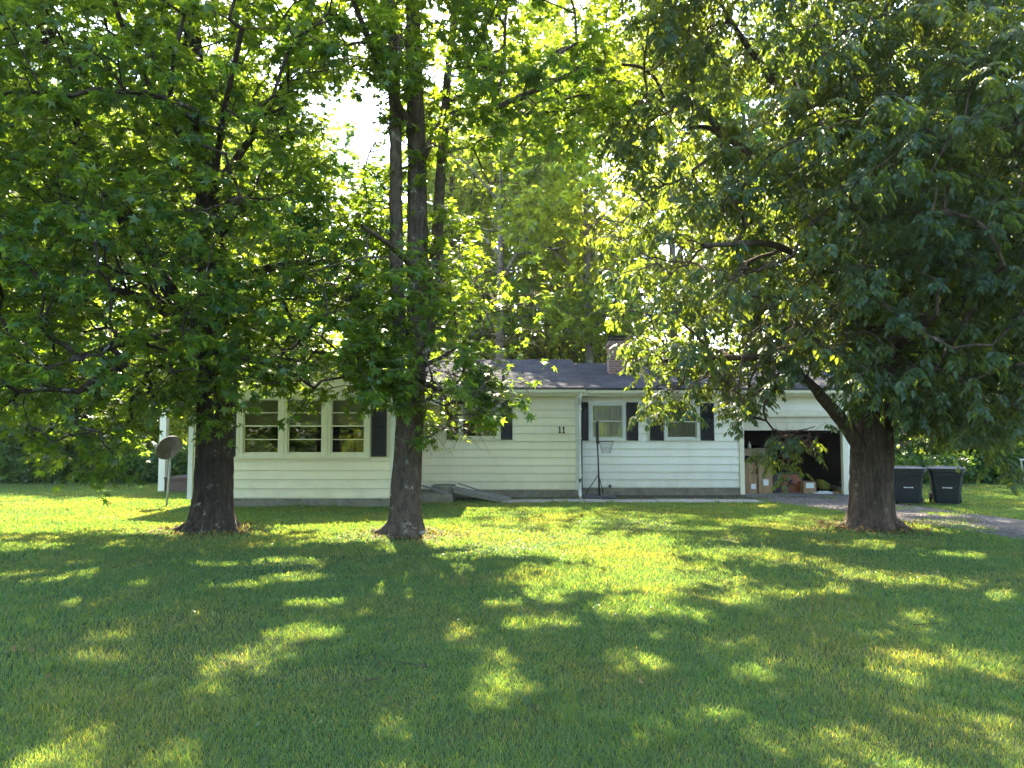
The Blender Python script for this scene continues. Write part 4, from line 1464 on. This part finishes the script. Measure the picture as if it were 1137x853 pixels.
# windows
def window(x0, x1, z0, z1, Y, trim, thin_bars=False, shade='curtain'):
    fw = .045
    mb = MB()
    yf, yb = Y - .055, Y + .05
    mb.box(x0 - .03, x0 + fw, yf, yb, z0, z1); mb.box(x1 - fw, x1 + .03, yf, yb, z0, z1)
    mb.box(x0 + fw, x1 - fw, yf, yb, z1 - fw, z1 + .02)
    fr = H(mb, 'window', trim)
    mb = MB()
    mb.box(x0 - .04, x1 + .04, Y - .08, Y + .05, z0 - .035, z0 - .002)
    mb.box(x0 + fw + .001, x1 - fw - .001, Y - .05, Y + .05, z0, z0 + .035)
    H(mb, 'sill', trim, fr)
    zm = (z0 + z1) / 2
    mb = MB()
    s = .028
    a, b = x0 + fw + .002, x1 - fw - .002
    # upper and lower sash with a meeting rail
    for (c, d, y) in ((zm - .012, z1 - fw - .002, Y - .02), (z0 + .037, zm + .012, Y + .012)):
        mb.box(a, a + s, y - .014, y + .014, c, d); mb.box(b - s, b, y - .014, y + .014, c, d)
        mb.box(a + s, b - s, y - .014, y + .014, c, c + s); mb.box(a + s, b - s, y - .014, y + .014, d - s, d)
        if thin_bars:
            m = (c + d) / 2
            mb.box(a + s, b - s, y - .011, y + .011, m - .010, m + .010)
    H(mb, 'sash', trim, fr)
    mb = MB()
    mb.quad((a + s * .5, Y - .02, zm), (b - s * .5, Y - .02, zm), (b - s * .5, Y - .02, z1 - fw - s * .5), (a + s * .5, Y - .02, z1 - fw - s * .5))
    mb.quad((a + s * .5, Y + .012, z0 + .05), (b - s * .5, Y + .012, z0 + .05), (b - s * .5, Y + .012, zm), (a + s * .5, Y + .012, zm))
    H(mb, 'pane', M['glass'], fr)
    if shade == 'blind':
        mb = MB()
        mb.box(x0 + .03, x1 - .03, Y + .075, Y + .08, zm + .02, z1 - .03)
        H(mb, 'blind', M['blind'], fr)
    elif shade == 'curtain':
        mb = MB()
        n = 36
        for (ca, cb) in ((x0, x0 + (x1 - x0) * .55), (x0 + (x1 - x0) * .45, x1)):
            vs = []
            for i in range(n + 1):
                t = i / n; x = ca + (cb - ca) * t
                y = Y + .07 + .011 * math.sin(t * 40) + .01 * math.sin(t * 17)
                vs += [(x, y, z0 + .02), (x, y, z1 - .02)]
            mb.add(vs, [(2 * i, 2 * i + 2, 2 * i + 3, 2 * i + 1) for i in range(n)])
        H(mb, 'curtain', M['curtain'], fr)
    return fr


for (a, b) in triple: window(a, b, tz0, tz1, WY, M['trim'], True, 'blind')
mb = MB()
for (a, b) in ((triple[0][1] + .031, triple[1][0] - .031), (triple[1][1] + .031, triple[2][0] - .031)):
    mb.box(a, b, WY - .065, WY + .05, tz0 - .03, tz1 + .04)
mb.box(triple[0][0] - .10, triple[0][0] - .032, WY - .062, WY + .0, tz0 - .03, tz1 + .09)
mb.box(triple[2][1] + .032, triple[2][1] + .07, WY - .062, WY + .0, tz0 - .03, tz1 + .09)
mb.box(triple[0][0] - .03, triple[2][1] + .03, WY - .07, WY + .0, tz1 + .022, tz1 + .10)
mb.box(triple[0][0] - .12, triple[2][1] + .09, WY - .09, WY - .02, tz0 - .075, tz0 - .037)
H(mb, 'window_surround', M['trim'])
window(*mwin, MY, M['trim'], False, 'blind')
for w in rwin: window(*w, RY, M['trim_white'], False, 'curtain')


def shutter(x0, x1, z0, z1, Y):
    mb = MB()
    s = .05
    y0, y1 = Y - .06, Y - .028
    mb.box(x0, x0 + s, y0, y1, z0, z1); mb.box(x1 - s, x1, y0, y1, z0, z1)
    zm = (z0 + z1) / 2
    for z in (z0, zm - s / 2, z1 - s): mb.box(x0 + s, x1 - s, y0, y1, z, z + s)
    # louvres
    for lo, hi in ((z0 + s, zm - s / 2), (zm + s / 2, z1 - s)):
        n = max(4, int((hi - lo) / .045))
        for k in range(n):
            z = lo + (hi - lo) * (k + .5) / n
            h = (hi - lo) / n * .5
            mb.add([(x0 + s, y0 + .006, z - h), (x1 - s, y0 + .006, z - h), (x1 - s, y0 + .022, z + h), (x0 + s, y0 + .022, z + h)], [(0, 1, 2, 3)])
    return H(mb, 'shutter', M['shutter'])


shutter(wx(409.5, WY) + .075, wx(430, WY), tz0 - .03, tz1 + .06, WY)
shutter(wx(251, WY), wx(267, WY) - .07, tz0 - .03, tz1 + .06, WY)
shutter(wx(496.5, MY), mwin[0] - .05, mwin[2] - .03, mwin[3] + .03, MY)
shutter(mwin[1] + .05, wx(569, MY), mwin[2] - .03, mwin[3] + .03, MY)
for (a, b), w in (((wx(646, RY), rwin[0][0] - .05), rwin[0]), ((rwin[0][1] + .05, wx(708, RY)), rwin[0]), ((wx(721, RY), rwin[1][0] - .05), rwin[1]), ((rwin[1][1] + .05, wx(792, RY)), rwin[1])):
    shutter(a, b, w[2] - .03, w[3] + .03, RY)

# house number
def digit_one(x, z, Y):
    mb = MB()
    mb.box(x - .016, x + .016, Y - .052, Y - .03, z, z + .165)
    mb.box(x - .036, x + .036, Y - .052, Y - .03, z - .002, z + .018)
    mb.beam((x - .034, Y - .041, z + .135), (x - .01, Y - .041, z + .16), .018, .018)
    return H(mb, 'number_digit', M['bulb'])
zn = wz(481, MY)
digit_one(wx(621.3, MY), zn, MY); digit_one(wx(625.8, MY), zn, MY)

# garage door pulled most of the way up, frame round the opening
zl, zh = wz(478, RY), wz(463, RY)
mb = MB()
mb.box(gar[0] + .05, gar[1] - .05, RY + .05, RY + .09, zl, zl + .21)
mb.box(gar[0] + .05, gar[1] - .05, RY + .062, RY + .10, zl + .214, zh + .02)
mb.box(gar[0] + .05, gar[1] - .05, RY + .042, RY + .05, zl, zl + .03)
H(mb, 'garage_door', M['door_panel'])
mb = MB()
mb.box(gar[0] - .07, gar[0] + .05, RY - .045, RY + .10, .0, zh)
mb.box(gar[1] - .05, gar[1] + .09, RY - .045, RY + .10, .0, zh)
mb.box(gar[0] - .09, gar[1] + .11, RY - .05, RY + .10, zh + .022, zh + .13)
H(mb, 'garage_door_frame', M['trim'])

# chimney
ch = MB()
cxm = wx(686.5, 22)
ch.box(cxm - .28, cxm + .28, 21.8, 22.3, 3.0, 4.36)
ch.box(cxm - .31, cxm + .31, 21.77, 22.33, 4.22, 4.30)
cho = H(ch, 'chimney', M['brick'])
mb = MB()
mb.box(cxm - .29, cxm + .29, 21.79, 22.31, 4.36, 4.42)
for sx in (-.24, .24):
    for yy in (21.84, 22.26): mb.box(cxm + sx - .012, cxm + sx + .012, yy - .012, yy + .012, 4.42, 4.56)
mb.box(cxm - .26, cxm + .26, 21.82, 22.28, 4.50, 4.53)
H(mb, 'chimney_cap', M['black'], cho)
# vent pipe
vp = MB()
q = (wx(559, 19.6))
vp.tube([(q, 19.6, 2.9), (q, 19.6, 3.36)], .045, 12)
vp.tube([(q, 19.6, 2.97), (q, 19.6, 3.03)], [.10, .055], 12)
H(vp, 'vent_pipe', M['black'], None, True)
# hose bibs
for (px, py, Y) in ((643.8, 533.5, MY - .1), (677, 540, RY)):
    p = at(px, py, Y); mb = MB()
    mb.tube([(p.x, Y, p.z), (p.x, Y - .10, p.z), (p.x, Y - .13, p.z - .05)], .014, 8)
    mb.tube([(p.x - .03, Y - .09, p.z + .035), (p.x + .03, Y - .09, p.z + .035)], .012, 6)
    mb.box(p.x - .03, p.x + .03, Y - .035, Y - .02, p.z - .03, p.z + .03)
    H(mb, 'hose_tap', M['black'])
# side entry door in the wing
mb = MB()
mb.box(WX1 - .03, WX1 + .02, WY + .55, WY + 1.40, .24, 2.2)
dd = H(mb, 'door', M['trim_white'])
mb = MB()
mb.box(WX1 + .022, WX1 + .028, WY + .68, WY + 1.27, 1.2, 2.0)
H(mb, 'pane', M['glass'], dd)

# side porch at the left end: roof, post, deck
px_post = wx(183, 21)
mb = MB(); mb.box(px_post - .09, px_post + .09, 20.92, 21.1, 0, 2.40)
H(mb, 'porch_post', M['trim'])
mb = MB()
slab(mb, (px_post - .2, 20.8, 2.46), (-7.60, 20.8, 2.66), (-7.60, 25, 2.66), (px_post - .2, 25, 2.46), .10)
H(mb, 'porch_roof', M['shingle'])
mb = MB()
mb.box(px_post + .15, -7.25, 20.9, 25, 0, .36)
mb.box(px_post + .10, -7.22, 20.85, 25, .36, .42)
H(mb, 'porch_deck', simple('brown_deck', (.09, .06, .045), (.15, .105, .08), 4, .9))

# ------------------------------------------------------------------ stoop, ramp, planks
mb = MB()
mb.box(-2.55, -1.42, 17.8, 19.15, -.02, .20, .015)
mb.box(-1.98, -1.44, 18.35, 19.12, .20, .36, .012)
tag(mb.build('stoop', M['concrete']), 'weathered concrete stoop beside the three-stemmed trunk', 'stoop')
ramp_o = empty('ramp', (-1.4, 18.4, 0), 0, 'grey weathered board ramp sloping down off the concrete stoop', 'ramp')
for i, y in enumerate((-.36, -.19, -.02, .15)):
    mb = MB(); mb.beam((-.04, y, .335 - .03 * (i % 2)), (1.28 + .09 * (i % 2), y, .045 + .012 * (i % 3)), .135, .035)
    mb.build('board', M['wood_grey'], ramp_o)
mb = MB(); mb.beam((0, -.42, .27), (1.25, -.42, .015), .04, .10); mb.beam((0, .22, .27), (1.25, .22, .015), .04, .10)
mb.build('stringer', M['wood_grey'], ramp_o)
mb = MB(); mb.beam((-2.5, 17.95, .50), (-1.55, 17.9, .225), .12, .03)
tag(mb.build('plank', M['wood_grey']), 'loose grey plank leaning across the concrete stoop', 'plank', 'loose planks by the stoop')
mb = MB(); mb.beam((-1.35, 18.72, .40), (-.42, 18.9, .08), .10, .03)
tag(mb.build('plank', M['wood_grey']), 'loose grey plank lying behind the ramp against the wall', 'plank', 'loose planks by the stoop')

# ------------------------------------------------------------------ satellite dish
sdo = empty('satellite_dish', (wx(188, 17.0), 17.0, 0), 0, 'grey-brown satellite dish on a thin leaning pole at the lawn', 'satellite dish')
mb = MB(); mb.tube([(0, 0, -.05), (.035, 0, .55), (.055, 0, 1.16)], .022, 10); mb.build('pole', M['galv'], sdo, True)
nrm = Vector((-.74, .50, .45)).normalized()
cen = Vector((0.02, -.02, 1.32))
u = nrm.orthogonal().normalized(); w_ = nrm.cross(u)
mb = MB(); vs, fs = [], []
nr_, na = 8, 40
for side, offd in ((0, 0.0), (1, -.012)):
    for i in range(nr_ + 1):
        r = .30 * i / nr_
        for k in range(na):
            a = 2 * math.pi * k / na
            vs.append(cen + u * (r * math.cos(a)) + w_ * (r * math.sin(a)) + nrm * (.085 * (i / nr_) ** 2 - .085 + offd))
for side in range(2):
    b0 = side * (nr_ + 1) * na
    for i in range(nr_):
        for k in range(na):
            j = (k + 1) % na
            fs.append((b0 + i * na + k, b0 + i * na + j, b0 + (i + 1) * na + j, b0 + (i + 1) * na + k))
b1 = (nr_ + 1) * na
for k in range(na):
    j = (k + 1) % na
    fs.append((nr_ * na + k, nr_ * na + j, b1 + nr_ * na + j, b1 + nr_ * na + k))
mb.add(vs, fs); mb.build('dish', M['dish'], sdo, True)
bot = cen - w_ * .30 if (-w_).z < 0 else cen + w_ * .30
down = (Vector((0, 0, -1)) - nrm * Vector((0, 0, -1)).dot(nrm)).normalized()
bot = cen + down * .28 - nrm * .02
feed = cen + nrm * .50 + down * .16 + Vector((-.04, 0, 0))
mb = MB(); mb.tube([bot, feed], .014, 8); mb.build('arm', M['galv'], sdo, True)
mb = MB(); mb.tube([feed - nrm * .02, feed - nrm * .10], [.035, .045], 12); mb.tube([feed - nrm * .02, feed + nrm * .08], [.032, .026], 12)
mb.build('feed_horn', M['galv'], sdo, True)
mb = MB(); mb.box(-.02, .11, -.07, .05, 1.10, 1.26); mb.tube([(.055, 0, 1.14), cen - nrm * .10], .03, 8)
mb.build('bracket', M['dish'], sdo)

# ------------------------------------------------------------------ basketball hoop
bh = empty('basketball_hoop', (wx(664, 18.85), 18.85, 0), 0, 'small black freestanding basketball hoop turned side-on before the house wall', 'basketball hoop')
zt = at(664, 468, 18.85).z; zr = at(664, 490, 18.85).z
mb = MB(); mb.tube([(.02, 0, .04), (.0, 0, .8), (-.045, 0, zt - .02)], [.026, .022, .018], 10); mb.build('pole', M['black'], bh, True)
mb = MB()
mb.bbox(-.42, .42, -.30, .30, .0, .10, .04)
mb.build('base', M['black'], bh)
mb = MB(); mb.tube([(-.36, -.05, .08), (.0, -.02, .62)], .012, 8); mb.tube([(.14, .12, .08), (.0, .0, .62)], .012, 8); mb.build('brace', M['black'], bh, True)
mb = MB()
mb.box(-.035, -.005, -.20, .20, zr - .05, zt + .01, .01)
mb.build('backboard', M['black'], bh)
RR_ = .19
mb = MB()
ring = [(.20 + RR_ * math.cos(2 * math.pi * k / 28), RR_ * math.sin(2 * math.pi * k / 28), zr) for k in range(29)]
mb.tube(ring, .009, 6, False); mb.tube([(-.015, 0, zr), (.02, 0, zr)], .02, 6); mb.tube([(-.015, 0, zr - .09), (.05, 0, zr)], .008, 6)
mb.build('rim', M['black'], bh, True)
mb = MB()
for k in range(12):
    for sg in (1, -1):
        pts = []
        for j in range(6):
            t = j / 5; a = 2 * math.pi * (k + sg * j * .5) / 12
            r = RR_ * (1 - .42 * t)
            pts.append((.20 + r * math.cos(a), r * math.sin(a), zr - .30 * t))
        mb.tube(pts, .004, 4, False)
mb.build('net', M['galv'], bh)

# ------------------------------------------------------------------ wheeled bins
def wheeled_bin(x, y, rz, label):
    o = empty('wheeled_bin', (x, y, 0), rz, label, 'wheeled bin', 'wheeled bins beside the driveway')
    s = .93
    mb = MB()
    def ringz(z, hw, hd, yo, c=.05):
        return [(-hw + c, yo - hd, z), (hw - c, yo - hd, z), (hw, yo - hd + c, z), (hw, yo + hd - c, z), (hw - c, yo + hd, z), (-hw + c, yo + hd, z), (-hw, yo + hd - c, z), (-hw, yo - hd + c, z)]
    lv = [(.03, .25, .24, .03), (.12, .275, .26, .025), (.45, .305, .30, .01), (.70, .33, .325, 0), (.72, .345, .34, 0), (.80, .355, .352, 0), (.815, .375, .375, 0), (.86, .375, .375, 0)]
    vs = []; fs = []
    for (z, hw, hd, yo) in lv: vs += ringz(z * s, hw * .97, hd, yo)
    for i in range(len(lv) - 1):
        for k in range(8):
            j = (k + 1) % 8
            fs.append((i * 8 + k, i * 8 + j, (i + 1) * 8 + j, (i + 1) * 8 + k))
    fs.append(tuple(range(7, -1, -1)))
    mb.add(vs, fs)
    # front recess panel raised edges and grab bar pocket
    mb.add([(-.16, -.340, .60 * s), (.16, -.340, .60 * s), (.17, -.362, .70 * s), (-.17, -.362, .70 * s), (-.16, -.30, .60 * s), (.16, -.30, .60 * s), (.17, -.30, .70 * s), (-.17, -.30, .70 * s)],
           [(0, 1, 2, 3), (0, 4, 5, 1), (1, 5, 6, 2), (2, 6, 7, 3), (3, 7, 4, 0)])
    mb.build('body', M['bin'], o)
    mb = MB()
    vs = ringz(.862 * s, .385, .39, .0) + ringz(.90 * s, .385, .39, 0) + ringz(.935 * s, .33, .33, .0, .09) + ringz(.945 * s, .20, .20, 0, .08)
    fs = [tuple(range(7, -1, -1)), tuple(range(24, 32))]
    for i in range(3):
        for k in range(8):
            j = (k + 1) % 8
            fs.append((i * 8 + k, i * 8 + j, (i + 1) * 8 + j, (i + 1) * 8 + k))
    mb.add(vs, fs); mb.build('lid', M['bin'], o)
    mb = MB()
    mb.tube([(-.30, .42, .84 * s), (.30, .42, .84 * s)], .016, 8)
    for q in (-.28, 0, .28): mb.box(q - .02, q + .02, .36, .43, .82 * s, .86 * s)
    mb.build('handle', M['bin'], o)
    for q in (-.30, .30):
        mb = MB(); mb.tube([(q - .025, .24, .13), (q + .025, .24, .13)], .13, 24); mb.build('wheel', M['black'], o)
    mb = MB(); mb.tube([(-.075, -.300, .395), (.075, -.300, .395)], .011, 8)
    for q in (-.085, .085): mb.box(q - .012, q + .012, -.305, -.25, .38, .41)
    mb.build('lift_bar', M['white_pl'], o)
    mb = MB(); mb.box(-.10, .10, -.292, -.20, .42, .53); mb.build('bar_pocket', M['black'], o)
    return o


wheeled_bin(9.27, 17.6, R(-22), 'left one of two charcoal wheeled bins, nearer the thick trunk')
wheeled_bin(10.12, 17.5, R(-24), 'right one of two charcoal wheeled bins, nearer the open lawn')

mb = MB()
mb.add([(8.82, 18.0, .0), (9.02, 18.0, .0), (8.80, 18.1, .52), (8.84, 18.03, .0), (9.04, 18.03, .0), (8.82, 18.13, .52)], [(0, 1, 2), (5, 4, 3), (0, 3, 4, 1), (1, 4, 5, 2), (2, 5, 3, 0)])
tag(mb.build('offcut_board', M['white_pl']), 'white triangular offcut leaning behind the left bin', 'board')


def rock(x, y, z, r, mat, seed, name, label, cat, sq=(1, 1, .6), group=None):
    import bmesh
    bm = bmesh.new()
    bmesh.ops.create_icosphere(bm, subdivisions=3, radius=r)
    for v in bm.verts:
        k = 1 + .45 * mnoise.noise(v.co * (1.6 / r) + Vector((seed, 0, 0)))
        v.co = Vector((v.co.x * sq[0] * k, v.co.y * sq[1] * k, v.co.z * sq[2] * k))
    me = bpy.data.meshes.new(name); bm.to_mesh(me); bm.free(); me.materials.append(mat)
    o = bpy.data.objects.new(name, me); C.objects.link(o); o.location = (x, y, z + r * sq[2] * .6)
    return tag(o, label, cat, group)


rock(8.72, 17.45, -.02, .14, M['stone'], 3, 'rock', 'pale rock on the ground between thick trunk and bins', 'rock', (1.2, .9, .6))
rock(9.66, 17.75, -.02, .10, M['stone'], 5, 'rock', 'pale rock in the gap between the two bins', 'rock', (.9, .9, .9))

# white frame at the right edge of the far lawn
fx = wx(1130, 20.5)
fo = empty('garden_frame', (fx, 20.5, 0), 0, 'thin pale metal frame standing on the far lawn edge', 'frame')
mb = MB(); mb.tube([(.15, 0, 0), (.02, 0, .92)], .022, 8); mb.build('leg', M['galv'], fo)
mb = MB(); mb.tube([(1.35, 0, 0), (1.2, 0, .92)], .022, 8); mb.build('leg', M['galv'], fo)
mb = MB(); mb.tube([(0, 0, .92), (1.25, 0, .92)], .024, 8); mb.build('top_rail', M['galv'], fo)

# ------------------------------------------------------------------ things in the garage
GZ = .03
def gbox(name, x0, x1, y0, y1, z0, z1, mat, label, cat, group=None, extra=None):
    o = empty(name, ((x0 + x1) / 2, (y0 + y1) / 2, z0), 0, label, cat, group)
    cx, cyy = (x0 + x1) / 2, (y0 + y1) / 2
    mb = MB(); mb.box(x0 - cx, x1 - cx, y0 - cyy, y1 - cyy, 0, z1 - z0, .008); mb.build('body', mat, o)
    return o


def tape(o, w, d, h, mat):
    mb = MB(); mb.box(-.03, .03, -d / 2 - .004, -d / 2 - .001, h * .55, h - .01); mb.box(-.03, .03, -d / 2, d / 2, h + .001, h + .003)
    mb.build('tape', mat, o)


tan_tape = simple('brown_tape', (.30, .21, .11), (.38, .27, .15), 4, .3)
gx = lambda px: wx(px, 20.6)
gz = lambda py: at(568, py, 20.6).z
b = gbox('cardboard_box', 6.21, 6.60, 20.15, 20.6, GZ, .55, M['cardboard'], 'upright brown cardboard box standing lowest at the garage opening', 'box', 'cardboard boxes in the garage'); tape(b, .4, .45, .52, tan_tape)
mb = MB(); mb.box(.02, .15, -.229, -.227, .12, .26); mb.build('paper_label', M['white_pl'], b)
b = gbox('cardboard_box', 6.45, 6.82, 20.12, 20.55, GZ + .55 if False else .0301, .0302 + .93, M['cardboard'], 'tallest brown cardboard box left of the red cabinet', 'box', 'cardboard boxes in the garage'); b.location.x += .17; tape(b, .37, .43, .93, tan_tape)
mb = MB(); mb.box(-.06, .08, -.219, -.217, .22, .38); mb.build('paper_label', M['white_pl'], b)
b = gbox('cardboard_box', 6.24, 6.58, 20.2, 20.58, .552, .86, M['cardboard'], 'brown box on the lowest cardboard box under the shelf board', 'box', 'cardboard boxes in the garage'); tape(b, .34, .38, .3, tan_tape)
# shelf
so = empty('shelf', (6.62, 21.0, 0), 0, 'pale wooden bench with bottles behind the cardboard boxes', 'shelf')
mb = MB(); mb.box(-.48, .55, -.25, .25, 1.02, 1.22); mb.build('top', M['shelf_wood'], so)
for sx, sy in ((-.45, -.2), (.5, -.2), (-.45, .2), (.5, .2)):
    mb = MB(); mb.box(sx - .035, sx + .035, sy - .035, sy + .035, GZ, 1.02); mb.build('leg', M['shelf_wood'], so)
for x, h, lab in ((6.36, .30, 'taller white bottle on the garage bench, nearer the door frame'), (6.64, .20, 'shorter white bottle on the garage bench, farther from the frame')):
    o = empty('bottle', (x, 20.9, 1.22), 0, lab, 'bottle', 'white bottles on the bench')
    mb = MB(); mb.tube([(0, 0, 0), (0, 0, h * .55), (0, 0, h * .72), (0, 0, h * .85)], [.045, .045, .018, .016], 14); mb.build('body', M['white_pl'], o, True)
    mb = MB(); mb.tube([(0, 0, h * .85), (0, 0, h)], .02, 10); mb.build('cap', M['white_pl'], o)
# red-brown cabinet with dark emblem
co = empty('cabinet', (gx(873) - .0, 20.7, GZ), 0, 'small red-brown wooden cabinet with a dark swirl on its front', 'cabinet')
mb = MB(); mb.box(-.34, .34, -.22, .22, 0, .50, .01); mb.build('body', M['red_wood'], co)
mb = MB(); mb.box(-.36, .36, -.24, .24, .50, .54); mb.build('top', M['black'], co)
for q in (-.34, .34):
    mb = MB(); mb.box(q - .02, q + .02, -.235, -.221, 0, .5); mb.build('edge_strip', M['black'], co)
mb = MB()
mb.tube([(-.12, -.224, .12), (-.02, -.224, .2), (.02, -.224, .3), (.10, -.224, .38)], [.008, .03, .034, .012], 8)
mb.tube([(.0, -.224, .22), (.12, -.224, .24), (.16, -.224, .16)], [.02, .018, .006], 8)
mb.tube([(-.16, -.224, .30), (-.06, -.224, .34), (.02, -.224, .3)], [.006, .018, .02], 8)
mb.build('emblem', M['black'], co)
bl = gbox('equipment_case', gx(846), gx(862), 20.35, 20.9, GZ, .58, M['black'], 'black case between the cardboard boxes and the red cabinet', 'case')
mb = MB(); mb.tube([(-.10, -.02, .55), (-.10, -.02, .60), (.10, -.02, .60), (.10, -.02, .55)], .012, 6); mb.build('handle', M['black'], bl)
b = gbox('cardboard_box', gx(884), gx(897.5), 20.2, 20.55, GZ, .34, M['cardboard'], 'low open box with a white label right of the red cabinet', 'box', 'cardboard boxes in the garage')
mb = MB(); mb.box(-.11, .11, -.179, -.177, .14, .28); mb.build('paper_label', M['white_pl'], b)
o = empty('toy_truck', (gx(911), 20.5, GZ), .3, 'small yellow-green plastic toy cart on the garage floor', 'toy')
mb = MB(); mb.add([(-.10, -.09, .10), (.10, -.09, .10), (.10, .09, .10), (-.10, .09, .10), (-.15, -.12, .36), (.10, -.12, .24), (.10, .12, .24), (-.15, .12, .36)],
                  [(0, 3, 2, 1), (0, 1, 5, 4), (1, 2, 6, 5), (2, 3, 7, 6), (3, 0, 4, 7), (4, 5, 6, 7)]); mb.build('body', M['yellow'], o)
for sx in (-.1, .1):
    for sy in (-.13, .13):
        mb = MB(); mb.tube([(sx, sy - .02, .06), (sx, sy + .02, .06)], .06, 14); mb.build('wheel', M['black'], o)
# rags and scraps on the garage sill
rock(gx(905), 20.15, GZ - .01, .16, M['white_pl'], 8, 'rag', 'crumpled pale rag before the yellow toy cart', 'rag', (1.5, .8, .3))
rock(gx(920), 20.1, GZ - .01, .13, M['cardboard'], 9, 'rag', 'crumpled brown paper at the right garage jamb', 'rag', (1.4, .8, .4))

# ------------------------------------------------------------------ gravel, litter
rg = np.random.default_rng(77)
x = rg.uniform(5.8, 11.5, 30000); y = rg.uniform(4, 19.8, 30000)
k = in_poly(x + rg.normal(0, .08, len(x)), y, drv) & (vnoise(x, y, .9, 12) > .3)
x, y = x[k][:11000], y[k][:11000]
n = len(x)
oct_v = np.array([(1, 0, 0), (-1, 0, 0), (0, 1, 0), (0, -1, 0), (0, 0, 1), (0, 0, -1)], float)
oct_f = [(0, 2, 4), (2, 1, 4), (1, 3, 4), (3, 0, 4), (2, 0, 5), (1, 2, 5), (3, 1, 5), (0, 3, 5)]
sz = rg.uniform(.007, .022, n)
v, c, s, t = place_leaves((oct_v * np.array([1, .8, .6]), oct_f), np.stack([x, y, sz * .4 + .004], 1), rg.normal(0, 1, (n, 3)) * np.array([1, 1, .2]), np.array([0, 0, 1.0]) + rg.normal(0, .3, (n, 3)), sz)
tag(mesh_np('gravel', v, c, s, t, M['stone']), 'loose gravel scattered over the driveway', 'gravel', kind='stuff')

P = []
for (tx, ty, tr) in TREES:
    m = 380
    a = rg.uniform(0, 6.28, m); r = tr - .1 + np.abs(rg.normal(0, .36, m))
    P.append(np.stack([tx + r * np.cos(a), ty + r * np.sin(a), rg.uniform(.01, .035, m)], 1))
m = 150
P.append(np.stack([rg.uniform(-12, 12, m), rg.uniform(4, 18, m), rg.uniform(.03, .05, m)], 1))
for px, py in ((10, 730), (25, 729), (100, 686), (512, 652), (908, 820), (1040, 640), (694, 632)):
    q = at(px, py, 10); dirv = (q - Vector((0, 0, EYE))); hit = Vector((0, 0, EYE)) + dirv * (EYE / -dirv.z)
    P.append(np.array([[hit.x + rg.normal(0, .04), hit.y + rg.normal(0, .04), .045] for _ in range(3)]))
P = np.concatenate(P)
P = P[~((P[:, 1] > 17.5) & (P[:, 0] > -7.3) & (P[:, 0] < 9))]
n = len(P)
v, c, s, t = place_leaves(oval_leaf(.4), P, rg.normal(0, 1, (n, 3)) * np.array([1, 1, .25]), np.array([0, 0, 1.0]) + rg.normal(0, .5, (n, 3)), np.where(P[:, 1] < 11, rg.uniform(.022, .05, n), rg.uniform(.035, .085, n)))
tag(mesh_np('fallen_leaves', v, c, s, t, M['litter']), 'brown fallen leaves round the trunks and on the lawn', 'leaves', kind='stuff')

rg = np.random.default_rng(91)
m = 60000
x = rg.uniform(-9, 9, m); y = rg.uniform(3.2, 15, m)
k = (vnoise(x, y, 1.1, 61) > .66) & (vnoise(x, y, 4.5, 62) > .5) & ~in_poly(x, y, drv)
x, y = x[k], y[k]; n = len(x)
v, c, s, t = place_leaves(oval_leaf(.42), np.stack([x, y, rg.uniform(.018, .045, n)], 1), rg.normal(0, 1, (n, 3)) * np.array([1, 1, .2]), np.array([0, 0, 1.0]) + rg.normal(0, .35, (n, 3)), rg.uniform(.012, .026, n))
tag(mesh_np('weeds', v, c, s, t, M['leaf_bush']), 'small clover and broad-leaved weeds in patches of the lawn', 'weeds', kind='stuff')

# dead twigs lying in the grass
rg = np.random.default_rng(12)
m = 70
x = rg.uniform(-8, 9, m); y = rg.uniform(4.5, 14.5, m); a = rg.uniform(0, 6.28, m); L = rg.uniform(.06, .28, m)
A = np.stack([x, y, np.full(m, .03)], 1); B = A + np.stack([np.cos(a) * L, np.sin(a) * L, rg.uniform(-.005, .015, m)], 1)
v, c, s, t = frustums(A, B, np.full(m, .004), np.full(m, .002), 5)
tag(mesh_np('dead_twigs', v, c, s, t, M['bark3']), 'dead twigs scattered in the lawn', 'twigs', kind='stuff')

# thin haze volume, added to lift the darks like veiling in the lens
mb = MB(); mb.box(-90, 90, -50, 90, -1.0, 32)
hm = bpy.data.materials.new('veil_haze'); hm.use_nodes = True
ht = hm.node_tree; ht.nodes.remove(ht.nodes["Principled BSDF"])
pv = ht.nodes.new("ShaderNodeVolumePrincipled")
pv.inputs['Color'].default_value = (.90, .95, 1.0, 1)
pv.inputs['Density'].default_value = .00025
pv.inputs['Anisotropy'].default_value = .35
ht.links.new(pv.outputs[0], ht.nodes["Material Output"].inputs['Volume'])
tag(mb.build('haze', hm), kind='stuff')
